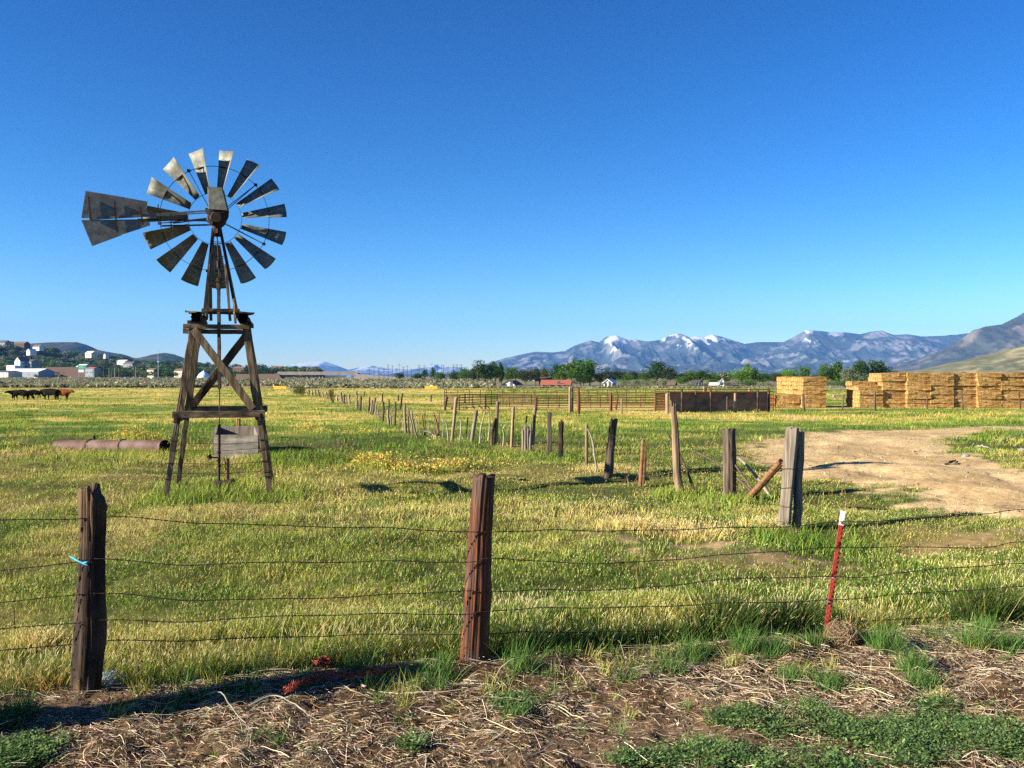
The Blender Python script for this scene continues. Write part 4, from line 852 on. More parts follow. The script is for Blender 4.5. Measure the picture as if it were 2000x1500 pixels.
# steel mast
off = np.array([-.085, 0, 0])
mt_top = 4.88
def mp(sx, sy, z): t = (z - 3.2) / (mt_top - 3.2); w = .29 * (1 - t) + .062 * t; return tp(sx * w, sy * w, z) + off * t
for sx in (-1, 1):
    for sy in (-1, 1):
        mb = MB(); a, c = mp(sx, sy, 3.2), mp(sx, sy, mt_top)
        mb.bar(a, c, .045, .008, up=tp(0, 1, 0)); mb.bar(a + tp(-sx * .018, sy * .02, 0), c + tp(-sx * .018, sy * .02, 0), .008, .04, up=tp(0, 1, 0)); mb.build('mast_leg', M['dark_iron'], wm)
        mb = MB(); mb.bar(mp(sx, sy, 3.15) + tp(-sx * .13, 0, 0), mp(sx, sy, 4.2) + tp(-sx * .02, 0, 0), .05, .04, up=tp(0, 1, 0), seg=6, jit=.002) if sy < 0 else mb.bar(mp(sx, sy, 3.2), mp(sx, sy, 3.9), .05, .05, up=tp(0, 1, 0))
        mb.build('mast_timber', M['tower_wood'], wm, bevel=.004)
for z in (3.95, 4.35, 4.62):
    mb = MB()
    for (a, c) in (((-1, -1), (1, -1)), ((1, -1), (1, 1)), ((1, 1), (-1, 1)), ((-1, 1), (-1, -1))): mb.bar(mp(*a, z), mp(*c, z), .035, .008)
    mb.build('mast_band', M['dark_iron'], wm)
mb = MB(); mb.tube([off + [0, 0, 4.8], off + [0, 0, 4.88], off + [0, 0, 4.9], off + [0, 0, 5.0]], [.06, .075, .055, .06], 14); mb.tube([off + [0, 0, 4.74], off + [0, 0, 4.80]], [.09, .09], 14); mb.build('mast_pipe', M['dark_iron'], wm)
# pump rod and well head
mb = MB(); mb.tube([off + [0, 0, 4.8], off * .6 + [0, 0, 4.3]], .012, 6); mb.tube([off * .6 + [0, 0, 4.28], off * .6 + [0, 0, 4.15]], .035, 8); mb.tube([off * .6 + [0, 0, 4.18], off * .4 + [.0, 0, 3.95]], .012, 6); mb.tube([off * .5 + [.01, 0, 4.1], off * .5 + [.06, 0, 3.9]], .009, 6)
mb.bar(off * .5 + [-.01, 0, 3.98], off * .3 + [-.02, 0, 1.9], .052, .04, up=(0, 1, 0), seg=8, jit=.002); mb.bar(off * .5 + [-.01, 0, 3.96], off * .5 + [-.015, 0, 3.75], .07, .055, up=(0, 1, 0)); mb.tube([off * .3 + [-.02, 0, 1.95], [-.04, 0, 1.4], [-.05, 0, 1.2]], .012, 6)
mb.tube([[-.05, 0, 1.25], [-.06, 0, .15]], .028, 8)
for z in (.55, .7, .45): mb.tube([[-.06, 0, z], [-.06, 0, z + .03]], .04, 8)
mb.build('pump_rod', M['dark_iron'], wm)
mb = MB(); mb.bar([-.14, 0, .16], [.22, -.02, .2], .09, .06, seg=4, jit=.006); mb.tube([[-.06, 0, -.1], [-.06, 0, .2]], .05, 10); mb.tube([[-.06, 0, .62], [-.2, -.04, .63]], .015, 6); mb.tube([[-.2, -.04, .6], [-.24, -.05, .67]], .045, 10); mb.build('well_head', M['dark_iron'], wm)
mb = MB(); mb.tube([[.08, .05, -.1], [.08, .05, .6]], .042, 10); mb.build('discharge_pipe', M['rail_wood'], wm)
mb = MB(); mb.tube([[.0, 0, .58], [.05, 2.5, .75], [.1, 5.2, .78]], .02, 6)
for z in (.45, .85):
    mb = MB(); c4 = [tp(sx * (hw_(z) + .06), sy * (hw_(z) + .06), z) for sx, sy in ((-1, -1), (1, -1), (1, 1), (-1, 1), (-1, -1))]
    for i in range(4): mb.tube([c4[i], (c4[i] + c4[i + 1]) / 2 + [0, 0, -.04], c4[i + 1]], .004, 4)
    mb.build('guard_wire', M['wire'], wm)
# head
YH = 16.42; A_ = np.array([-.2, .98, 0]); A_ /= np.linalg.norm(A_); R_ = np.array([A_[1], -A_[0], 0]); Z_ = np.array([0, 0, 1.])
HUB = at(424, 427, YH) - WC
wheel_c = at(420, 427, YH + .37) - WC
px2m = (YH + .36) / F
ro, ri, rm = 135 * px2m, 50 * px2m, 102 * px2m
def ring(r, w, th_):
    n = 96; V = []
    for i in range(n):
        A = 2 * math.pi * i / n; e = math.cos(A) * R_ + math.sin(A) * Z_
        for dr, da in ((-w / 2, -th_ / 2), (w / 2, -th_ / 2), (w / 2, th_ / 2), (-w / 2, th_ / 2)): V.append(e * (r + dr) + A_ * da)
    return V, [(4 * i + j, 4 * i + (j + 1) % 4, 4 * ((i + 1) % n) + (j + 1) % 4, 4 * ((i + 1) % n) + j) for i in range(n) for j in range(4)]
mb = MB(); mb.add(*ring(rm, .008, .022)); mb.add(*ring(ri, .006, .018)); wheel = mb.build('wheel', M['rust'], wm, loc=tuple(wheel_c))
nb = 15; nu, nv = 7, 5; me0 = None
th0 = R(36)
for b_i in range(nb):
    # canonical blade: radial +X, tangential +Y, away from the viewer +Z
    if me0 is None:
        V = []
        for i in range(nu):
            s = i / (nu - 1); rr = ri + .01 + (ro - ri - .01) * s; hwid = (.075 + (.185 - .075) * s)
            thp = th0 + R(4) * (1 - s)
            for j in range(nv):
                c = (j / (nv - 1) * 2 - 1); cam_ = .055 * (1 - c * c) * (.5 + .5 * s)
                dist = (c * hwid); ed = .0 + .012 * (1 - c * c) * (i == nu - 1)
                V.append((rr + ed, dist * math.cos(thp) + cam_ * -math.sin(thp), dist * math.sin(thp) + cam_ * math.cos(thp)))
        Q = np.array([(i * nv + j, (i + 1) * nv + j, (i + 1) * nv + j + 1, i * nv + j + 1) for i in range(nu - 1) for j in range(nv - 1)])
        me0 = mesh_np('blade', V, [Q], M['galv'])
    o = bpy.data.objects.new('blade', me0); link(o, wheel)
    so = o.modifiers.new('s', 'SOLIDIFY'); so.thickness = .003
    phi = R(9 + 24 * b_i + rng.normal(0, .5)); e = math.cos(phi) * R_ + math.sin(phi) * Z_; t_ = -math.sin(phi) * R_ + math.cos(phi) * Z_
    o.matrix_local = Matrix(((e[0], t_[0], A_[0], 0), (e[1], t_[1], A_[1], 0), (e[2], t_[2], A_[2], 0), (0, 0, 0, 1)))
    mb = MB(); mb.bar(e * rm + A_ * -.02 - t_ * .1, e * rm + A_ * .09 + t_ * .1, .02, .006, up=tuple(e)); mb.build('blade_rib', M['rust'], wheel)
for a_ in (42, -27, -98, -173, 118):
    e = math.cos(R(a_)) * R_ + math.sin(R(a_)) * Z_; t_ = -math.sin(R(a_)) * R_ + math.cos(R(a_)) * Z_
    mb = MB(); mb.bar(e * .05 - A_ * .14, e * (rm + .02), .026, .01, up=tuple(t_)); mb.bar(e * .05 + A_ * .1, e * (rm + .02), .022, .01, up=tuple(t_)); mb.box(e * (rm + .01), (.05, .05, .05)); mb.build('spoke', M['rust'], wheel)
mb = MB(); mb.tube([-A_ * .2, -A_ * .14, A_ * .1, A_ * .13], [.06, .1, .1, .04], 16); mb.build('hub', M['dark_iron'], wheel)
# gear case, cover
mb = MB(); c = HUB
mb.tube([c - A_ * .16, c - A_ * .1, c + A_ * .14, c + A_ * .2], [.09, .155, .155, .1], 18)
mb.tube([c - R_ * .17 + Z_ * .02, c - R_ * .1 + Z_ * .03, c + R_ * .12 + Z_ * .03, c + R_ * .18], [.05, .12, .13, .06], 14)
mb.tube([c - Z_ * .32, c - Z_ * .2, c - Z_ * .1, c], [.06, .075, .1, .12], 14); mb.box(c + Z_ * .12, (.34, .3, .09), jit=.006)
mb.tube([c - R_ * .14 - Z_ * .06 - A_ * .12, c - R_ * .05 - Z_ * .12 - A_ * .15], .04, 8); mb.tube([c + R_ * .03 - Z_ * .2 - A_ * .08, c + R_ * .03 - Z_ * .28 - A_ * .08], .05, 8)
mb.build('gear_case', M['rust'], wm, bevel=.004)
def hoodpt(px, py, dy): return at(px, py, YH + dy) - WC
fr = [hoodpt(407, 409, -.2), hoodpt(445, 411, -.2), hoodpt(434, 366, -.16), hoodpt(405, 364, -.16)]; bk = [p + A_ * .3 for p in fr]
mb = MB(); mb.add(fr + bk, [(0, 1, 2, 3), (7, 6, 5, 4), (1, 5, 6, 2), (4, 0, 3, 7), (3, 2, 6, 7), (0, 4, 5, 1)]); mb.build('gear_cover', M['galv_shaded'], wm, bevel=.012)
# tail
def cp(cx, cy, dd=0.0): px, py = 140 + cx / 4.348, 270 + cy / 4.348; return at(px, py, YH - .12 - (424 - px) / 264 * .62 + dd) - WC
tn = np.cross(cp(100, 690) - cp(1200, 640), [0, 0, 1.]); tn /= np.linalg.norm(tn)
mb = MB(); mb.bar(cp(1215, 612), cp(150, 682), .03, .012, up=tuple(tn)); mb.bar(cp(1215, 612) + [0, 0, -.04], cp(150, 690) + [0, 0, 0], .02, .012, up=tuple(tn)); mb.build('tail_arm', M['galv_dull'], wm)
mb = MB(); mb.bar(cp(1160, 700), cp(560, 690), .03, .012, up=tuple(tn)); mb.bar(cp(1195, 735), cp(760, 745, .1), .03, .012, up=tuple(tn)); mb.bar(cp(1145, 685), cp(860, 722), .02, .012, up=tuple(tn)); mb.bar(cp(842, 640, -.02), cp(846, 800, -.02), .018, .01, up=tuple(tn)); mb.bar(cp(735, 560), cp(732, 700), .016, .01, up=tuple(tn)); mb.build('furl_lever', M['rust'], wm)
for nm, P in (('vane', [(120, 450), (380, 492), (642, 540), (640, 655), (330, 672), (85, 674)]), ('vane', [(85, 697), (330, 694), (655, 690), (668, 740), (420, 822), (175, 912)])):
    mb = MB(); mb.poly([cp(*p) for p in P], .004, tn)
    v = mb.build(nm, M['galv_dull'], wm, bevel=.001)
    mb = MB(); Pp = [cp(*p) for p in P]; 
    for i in range(len(Pp)):
        if i in (2, 3) and nm == 'vane': continue
        mb.bar(Pp[i] + tn * .004, Pp[(i + 1) % len(Pp)] + tn * .004, .012, .01, up=tuple(tn))
    mb.build('hem', M['galv_dull'], v)
for cx, y0, y1 in ((150, 495, 690), (372, 535, 800), (590, 580, 730)):
    mb = MB(); mb.bar(cp(cx - 8, y0, -.02), cp(cx + 14, y1, -.02), .022, .016, up=tuple(tn)); mb.build('batten', M['dark_iron'], wm)

# ================================================================ trough and old pipe
x0, x1, y0, y1, h = -7.83, -6.66, 23.3, 27.3, .6; sh = -1.25
root = empty('water_trough', (x0, y0, float(T(x0, y0)))); tag(root, 'long open wooden water trough standing in grass behind the windmill', 'trough')
def tb(xa, ya, xb, yb, z0_, z1_, w, nm='side_board', mt='tower_wood_h'):
    mb = MB(); f = lambda x, y: x + sh * (y / 4.0)
    mb.bar([f(xa, ya), ya, (z0_ + z1_) / 2], [f(xb, yb), yb, (z0_ + z1_) / 2], w, z1_ - z0_, seg=6, jit=.004); mb.build(nm, M[mt], root, bevel=.005)
w_ = x1 - x0
for za, zb in ((-.1, .28), (.285, .6)):
    tb(0, 0, w_, 0, za, zb, .07, 'end_board', 'grey_wood_h'); tb(0, 4, w_, 4, za, zb, .07, 'end_board', 'grey_wood'); tb(.0, .04, .0, 3.96, za, zb, .07, mt='grey_wood'); tb(w_, .04, w_, 3.96, za, zb, .07, mt='grey_wood')
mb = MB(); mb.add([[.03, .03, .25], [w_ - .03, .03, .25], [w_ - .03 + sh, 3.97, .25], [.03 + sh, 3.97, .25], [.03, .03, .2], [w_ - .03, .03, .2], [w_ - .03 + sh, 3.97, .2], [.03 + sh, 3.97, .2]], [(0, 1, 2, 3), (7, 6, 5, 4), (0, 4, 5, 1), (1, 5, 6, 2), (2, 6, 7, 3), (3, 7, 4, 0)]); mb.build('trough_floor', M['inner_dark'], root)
P2(466, 858, 466, 818, 8, M['rail_wood'], 'short orange brown post standing behind the water trough', sides=12, seed=120, sq=5)
a = at(322, 872, 25.2); c = at(112, 874, 27.0); a[2] = float(T(a[0], a[1])) + .16; c[2] = float(T(c[0], c[1])) - .02
t_ = (c - a); L_ = np.linalg.norm(t_); t_ /= L_; mid = a.copy(); root = empty('rusty_pipe', tuple(a)); tag(root, 'rusty brown steel pipe lying half sunk in the grass', 'pipe')
mb = MB(); n = 28; s1 = np.cross(t_, [0, 0, 1]); s2 = np.cross(s1, t_); V = []; Fs = []
secs = [0]
zs = np.linspace(0, L_, 40)
for z in zs:
    dr = .012 * math.exp(-((z - 1.0) / .03) ** 2) + .012 * math.exp(-((z - 2.6) / .03) ** 2)
    for i in range(n):
        A = 2 * math.pi * i / n; V.append(t_ * z + (math.cos(A) * s1 + math.sin(A) * s2) * (.215 + dr - .02 * z / L_ + .006 * math.sin(3 * A + z)))
k = len(zs); Fs = [(r_ * n + i, r_ * n + (i + 1) % n, (r_ + 1) * n + (i + 1) % n, (r_ + 1) * n + i) for r_ in range(k - 1) for i in range(n)]
V2 = [v * 1 - (math.cos(2 * math.pi * (i % n) / n) * s1 + math.sin(2 * math.pi * (i % n) / n) * s2) * .012 for i, v in enumerate(V)]
mb.add(V, Fs, True); mb.build('shell', M['pipe'], root)
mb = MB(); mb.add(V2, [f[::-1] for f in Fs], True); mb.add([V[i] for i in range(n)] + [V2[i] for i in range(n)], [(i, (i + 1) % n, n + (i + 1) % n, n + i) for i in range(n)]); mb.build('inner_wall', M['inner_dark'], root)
for z in (1.6, 2.95):
    mb = MB(); mb.tube([t_ * z + (math.cos(A) * s1 + math.sin(A) * s2) * .223 for A in np.linspace(-.3, 3.5, 24)], .012, 6); mb.build('seam_band', M['rust'], root)
mb = MB(); mb.tube([t_ * 2.8 + s2 * .22, t_ * 2.8 + s2 * .33], .05, 8); mb.build('outlet', M['rust'], root)

# ================================================================ corral
CG = 'steel pipe panels of the corral'
def panel(p0, p1, h, nr, nu, mt, label, name='pipe_fence', cat='fence', z0=.25, r=.03, group=CG):
    g0 = ground(*p0) if len(p0) == 2 else np.array(p0); g1 = ground(*p1) if len(p1) == 2 else np.array(p1)
    root = empty(name, tuple(g0)); tag(root, label, cat, group); d = g1 - g0
    for i in range(nr):
        z = z0 + (h - z0) * i / (nr - 1); mb = MB(); mb.tube([[0, 0, z], d + [0, 0, z]], r, 6); mb.build('rail', M[mt], root)
    for i in range(nu):
        s = i / (nu - 1) if nu > 1 else 0; mb = MB(); mb.tube([d * s + [0, -.02, -.1 if i in (0, nu - 1) else z0 - .02], d * s + [0, -.02, h + .01]], r * 1.2, 6); mb.build('upright', M[mt], root)
    return root
def cpost(bx, by, ty, w, mt, label, tx=None): return px_post(bx, by, tx or bx, ty, w, M[mt], label, 'upright posts of the corral', 'corral_post', 'corral post', sides=12, seg=8, groove=.06, jag=.02, seed=int(bx))
g_ = ground(1100, 803); hp = 26 / F * g_[1]
panel((897, 803), (971, 799), 1.25, 6, 4, 'corral', 'leftmost low corral panel beside an orange brown bracket'); panel((971, 799), (1045, 801), 1.22, 6, 4, 'corral', 'second corral panel from the left with slim uprights')
panel((1049, 803), (1113, 803), 1.15, 6, 4, 'corral', 'corral panel just left of the two tall posts'); panel((1133, 802), (1192, 802), 1.2, 6, 4, 'corral_red', 'red corral gate right of the two tall posts')
panel((1195, 802), (1279, 802), 1.2, 6, 4, 'corral_red', 'red corral panel left of the solid red gate')
panel((868, 799), (897, 803), 1.25, 6, 2, 'corral', 'short end panel at the left corner of the corral')
bk = [(872, 793), (960, 792), (1045, 792), (1130, 792), (1205, 792), (1279, 792)]
for i in range(5): panel(bk[i], bk[i + 1], 1.55, 6, 5, 'corral', f'{ordw(i)} panel from the left in the back row of the corral', r=.028)
panel((868, 799), (872, 793), 1.6, 6, 2, 'corral', 'narrow panel closing the left side of the corral')
# red mesh gate
root = panel((1280, 804), (1300, 804), 1.38, 7, 2, 'corral_red', 'solid looking red mesh gate beside the pale post', 'corral_gate', 'gate', z0=.12)
g0, g1 = ground(1280, 804), ground(1300, 804); mb = MB(); d = g1 - g0
for i in range(15): mb.bar(d * i / 14 + [0, .02, .15], d * i / 14 + [0, .02, 1.36], .022, .01, up=(0, 1, 0))
for i in range(22): mb.bar([0, .03, .15 + i * .057], d + [0, .03, .15 + i * .057], .012, .022)
mb.build('mesh_infill', M['corral_red'], root)
cpost(1113, 806, 756, 5, 'tan_wood', 'tall tan wooden post at the middle of the corral'); cpost(1117.5, 805, 757, 5, 'dark_wood', 'tall dark post right against the tall tan corral post'); cpost(1130, 809, 757, 5.5, 'corral_red', 'tall rusty red pipe post at the middle of the corral')
cpost(1193, 803, 768, 5, 'corral_red', 'thick red gate post between two red corral panels'); cpost(1203, 801, 771, 3.5, 'corral_red', 'leaning dark red post behind the red corral panel', tx=1207); cpost(1214, 810, 779, 3.8, 'tan_wood', 'pale tan stake in front of the red corral panel')
cpost(1303, 808, 769, 6.5, 'tan_wood', 'thick pale post between the red gate and the sheet wall'); cpost(1047, 806, 775, 3.5, 'corral', 'dark end post of the second corral panel'); cpost(869, 802, 775, 5, 'dark_wood', 'leaning dark wooden post at the left end of the corral', tx=873)
cpost(890, 808, 779, 5, 'rail_wood', 'orange brown post at the left corner of the corral', tx=888); cpost(908, 788, 769, 3, 'dark_wood', 'dark post in the back row near the left end'); cpost(1038, 789, 770, 3, 'dark_wood', 'dark post in the back row near the middle'); cpost(948, 799, 773, 4, 'corral', 'brown post between the two leftmost corral panels')
# sheet wall
xs = [1308, 1332, 1359, 1388, 1420, 1451, 1480, 1501]
for i in range(7):
    g0, g1 = ground(xs[i], 806 - i * .3), ground(xs[i + 1], 806 - (i + 1) * .3); d = g1 - g0; root = empty('sheet_fence', tuple(g0)); hh = 1.42
    tag(root, f'{ordw(i)} rusty steel sheet of the corral wall counted from the pale post', 'steel sheet', 'rusty sheets of the corral wall')
    mb = MB(); mb.bar([.0, 0, hh / 2 + .03], [d[0], d[1], d[2] + hh / 2 + .03], .02, hh); mb.build('sheet', M['sheet'], root); mb = MB(); mb.tube([[0, -.03, hh], d + [0, -.03, hh]], .035, 6); mb.build('top_rail', M['corral'], root)
for i, (x, ty, w, mt, lb) in enumerate([(1332, 760, 4.5, 'dark_wood', 'dark tall post at the left part of the sheet wall'), (1359, 762, 3.5, 'corral', 'slim rust brown post on the sheet wall under the pipe rails'), (1388, 762, 4.5, 'dark_wood', 'dark post in the middle of the sheet wall'), (1420, 775, 3.5, 'old_wood', 'short post on the sheet wall left of the pale post'),
                                       (1436, 768, 5.5, 'tan_wood', 'pale wooden post standing in front of the sheet wall'), (1480, 760, 4, 'dark_wood', 'dark post near the right end of the sheet wall'), (1501, 757, 4.5, 'dark_wood', 'corner post at the right end of the sheet wall')]):
    cpost(x, 807 - i * .3, ty, w, mt, lb)
cpost(1375, 790, 756, 4.5, 'tan_wood', 'tall tan post rising behind the middle of the sheet wall'); cpost(1379, 790, 757, 3.5, 'dark_wood', 'dark post touching the tall tan post behind the sheet wall'); cpost(1464, 790, 758, 6, 'tan_wood', 'thick tan post behind the right part of the sheet wall')
def rails(px0, px1, py, ys, label):
    g0 = ground(px0, py); g1 = ground(px1, py); root = empty('pipe_rail', tuple(g0)); tag(root, label, 'pipe rail', CG); d = g1 - g0
    for y in ys:
        z = at(px0, y, g0[1])[2] - g0[2]; mb = MB(); mb.tube([[0, -.06, z], d + [0, -.06, z]], .032, 6); mb.build('rail', M['corral'], root)
    for s in (0, 1):
        mb = MB(); z = at(px0, ys[0], g0[1])[2] - g0[2]; mb.tube([d * s + [0, -.06, 0], d * s + [0, -.06, z]], .03, 6); mb.build('upright', M['corral'], root)
rails(1305, 1500, 803, [760.5, 766, 771], 'pipe rails running above the rusty sheet wall'); rails(1279, 1500, 795, [760.5, 765, 770], 'rear pipe rails behind the rusty sheet wall')
panel((1503, 803), (1510, 803), 1.5, 6, 2, 'corral_red', 'narrow ladder like red panel at the right end of the sheet wall')
for i, (bx, by, tx, ty, w, lb) in enumerate([(1570, 803, 1568, 769, 5, 'weathered post in front of the small hay stack'), (1645, 802, 1648, 771, 2.5, 'thin leaning stake between the two hay stacks'), (1709, 803, 1709, 765, 5, 'sturdy dark post in front of the left end of the long hay stack'), (1811, 800, 1810, 770, 2.5, 'slim post before the third column of the long hay stack'),
                                            (1881, 800, 1878, 762, 3, 'leaning thin post before the middle of the long hay stack'), (1993, 799, 1990, 764, 3.5, 'crooked post before the right end of the long hay stack')]):
    px_post(bx, by, tx, ty, w, M['old_wood'], lb, 'posts of the fence before the hay', sides=12, seg=10, seed=200 + i, jag=.03, crook=.03)

# ================================================================ hay bales
def bale_mesh(seed, L=2.16, D=1.22, H=.395):
    bm = bmesh.new(); bmesh.ops.create_cube(bm, size=1)
    for v in bm.verts: v.co.x *= L; v.co.y *= D; v.co.z *= H
    bmesh.ops.bevel(bm, geom=list(bm.edges), offset=.035, segments=1, affect='EDGES')
    bmesh.ops.subdivide_edges(bm, edges=[e for e in bm.edges if e.calc_length() > .28], cuts=6, use_grid_fill=True)
    r_ = random.Random(seed); o_ = r_.random() * 50
    for v in bm.verts:
        n = float(fbm(np.array([v.co.x * 2.4 + o_]), np.array([v.co.z * 6 + v.co.y * 2.4]), seed, 3)[0]) - .5; v.co.y += math.copysign(n * .12, v.co.y); v.co.x += math.copysign(n * .05, v.co.x); v.co.x += r_.uniform(-.012, .012); v.co.y += r_.uniform(-.02, .02); v.co.z += r_.uniform(-.01, .01)
    me = bpy.data.meshes.new('hay_bale'); bm.to_mesh(me); bm.free(); me.materials.append(M['hay'])
    return me
BM = [bale_mesh(500 + i) for i in range(8)]
def bale(pos, rz, label, group, sx=1.0, sy=1.0):
    o = bpy.data.objects.new('hay_bale', random.choice(BM)); o.location = tuple(pos); o.rotation_euler = (random.gauss(0, .02), random.gauss(0, .02), rz + random.gauss(0, .03)); o.scale = (sx, sy, random.uniform(1.0, 1.04)); link(o); tag(o, label, 'hay bale', group)
g0 = ground(1677, 796.5); g1 = ground(2000, 796.0); dv = (g1 - g0)[:2]; ang = math.atan2(dv[1], dv[0]); ex = np.array([math.cos(ang), math.sin(ang), 0]); ey = np.array([-ex[1], ex[0], 0]); BH = .385
Lb = 2.16
tops = [5, 8, 8, 8, 8, 8, 8, 8, 8]
dpt = ['front', 'back']
xoff = 0
for c_ in range(9):
    shove = rng.normal(0, .07) + (-.18 if c_ in (3, 6) else 0)
    gap = .05 if c_ else 0; xoff_c = c_ * (Lb + .0)
    for k in range(tops[c_]):
        for d_ in range(2):
            if d_ == 1 and c_ > 1 and k < tops[c_] - 1: continue   # inside the stack, nothing of it shows
            p = g0 + ex * (Lb / 2 + xoff_c + rng.normal(0, .03)) + ey * (.62 + d_ * 1.25 + shove + rng.normal(0, .06)); p[2] = float(T(p[0], p[1])) + BH * (k + .5) + .02
            bale(p, ang, f'{dpt[d_]} hay bale in column {c_ + 1} from the left of the long stack, layer {k + 1} up', 'bales of the long hay stack', sx=random.uniform(1.0, 1.03))
for j, (xo, k, ln) in enumerate([(.4, 5, 'left'), (1.5, 5, 'right')]):
    p = g0 + ex * xo + ey * 1.6; p[2] = float(T(p[0], p[1])) + BH * 5.5 + .02; bale(p, ang + .03, f'{ln} loose hay bale on top of the low left column of the long stack', 'bales of the long hay stack', sx=.55)
g0 = ground(1567, 796.5); 
for k in range(7):
    for d_ in range(5):
        if d_ > 0 and k < 3: continue
        p = g0 + ex * (Lb / 2 + rng.normal(0, .02)) + ey * (.62 + d_ * 1.25 + rng.normal(0, .02)); p[2] = float(T(p[0], p[1])) * 0 + g0[2] + BH * (k + .5) + .02
        bale(p, ang, f'hay bale in layer {k + 1} up of the square stack, row {d_ + 1} from the front', 'bales of the square hay stack')
for k in range(3):
    for c_ in range(2):
        p = g0 + ex * (-Lb / 2 - .08 - c_ * (Lb + .06)) + ey * (1.0 + rng.normal(0, .04)); p[2] = g0[2] + BH * (k + .5)
        if c_ == 1 or k < 3: bale(p, ang, f'hay bale in layer {k + 1} of the low row, {"next to" if c_ == 0 else "one bale away from"} the square stack', 'bales of the low hay row')
# ================================================================ cattle
def cow(px, py, length_m, face, graze, mt, label, rz=0):
    g = ground(px, py); S = length_m / 2.2
    # joints in metres, facing +X
    J = {'hip': (-.8, 0, 1.05, .36), 'loin': (-.35, 0, 1.0, .42), 'rib': (.12, 0, .96, .45), 'sh': (.58, 0, 1.02, .38), 'tailhead': (-1.08, 0, 1.2, .12)}
    if graze: J.update({'nk': (.98, 0, .9, .25), 'pl': (1.22, .0, .6, .18), 'hd': (1.36, 0, .36, .15), 'mz': (1.5, 0, .1, .09)})
    else: J.update({'nk': (.98, 0, 1.1, .26), 'pl': (1.25, 0, 1.15, .19), 'hd': (1.48, 0, 1.12, .15), 'mz': (1.74, 0, .98, .1)})
    E = [('hip', 'loin'), ('loin', 'rib'), ('rib', 'sh'), ('hip', 'tailhead'), ('sh', 'nk'), ('nk', 'pl'), ('pl', 'hd'), ('hd', 'mz')]
    st = random.uniform(-.12, .12)
    for i, s in (('l', .2), ('r', -.2)):
        q = st if i == 'l' else -st
        J['th' + i] = (-.92, s, .82, .22); J['hk' + i] = (-1.03 + q, s, .45, .095); J['cn' + i] = (-.97 + q, s, .24, .07); J['hf' + i] = (-.96 + q, s, .02, .06)
        J['el' + i] = (.58, s, .7, .17); J['kn' + i] = (.6 - q, s, .4, .09); J['fc' + i] = (.6 - q, s, .2, .065); J['ff' + i] = (.64 - q, s, .02, .058)
        E += [('hip', 'th' + i), ('th' + i, 'hk' + i), ('hk' + i, 'cn' + i), ('cn' + i, 'hf' + i), ('sh', 'el' + i), ('el' + i, 'kn' + i), ('kn' + i, 'fc' + i), ('fc' + i, 'ff' + i)]
        h = J['hd']; J['ea' + i] = (h[0] - .08, s * .9, h[2] + .1, .035); E.append(('hd', 'ea' + i))
    J['t1'] = (-1.2, 0, .95, .03); J['t2'] = (-1.18, .02, .5, .035); E += [('tailhead', 't1'), ('t1', 't2')]
    k = list(J); me = bpy.data.meshes.new('cow'); me.from_pydata([tuple(c * S for c in J[a][:3]) for a in k], [(k.index(a), k.index(b)) for a, b in E], [])
    o = link(bpy.data.objects.new('cow', me)); o.modifiers.new('Skin', 'SKIN'); 
    if not me.skin_vertices: 
        bm = bmesh.new(); bm.from_mesh(me); bm.verts.layers.skin.verify(); bm.to_mesh(me); bm.free()
    for i, a in enumerate(k):
        sv = me.skin_vertices[0].data[i]; r = J[a][3] * S; sv.radius = (r * (.82 if J[a][3] > .25 else 1), r * (1.12 if J[a][3] > .25 else 1)); sv.use_root = a == 'hip'
    su = o.modifiers.new('Sub', 'SUBSURF'); su.levels = su.render_levels = 1; me.materials.append(mt)
    o.location = tuple(g + [0, 0, .0]); o.rotation_euler = (0, 0, rz + (math.pi if face < 0 else 0)); return tag(o, label, 'cow', 'cattle grazing in the far pasture')
cow(33, 779, 2.1, -1, False, M['cow_black'], 'dark cow furthest left, partly behind a grazing black cow', rz=.5)
cow(45, 781.5, 2.3, 1, True, M['cow_black'], 'black cow grazing in front of the leftmost cow')
cow(69, 777.5, 2.1, 1, True, M['cow_black'], 'black cow grazing alone in the middle of the herd', rz=.15)
cow(99, 781, 2.5, 1, False, M['cow_black'], 'big dark cow seen from its flank behind the brown cow', rz=math.pi * .9)
cow(123, 781, 2.4, 1, False, M['cow_brown'], 'reddish brown cow at the right end of the herd', rz=-.25)

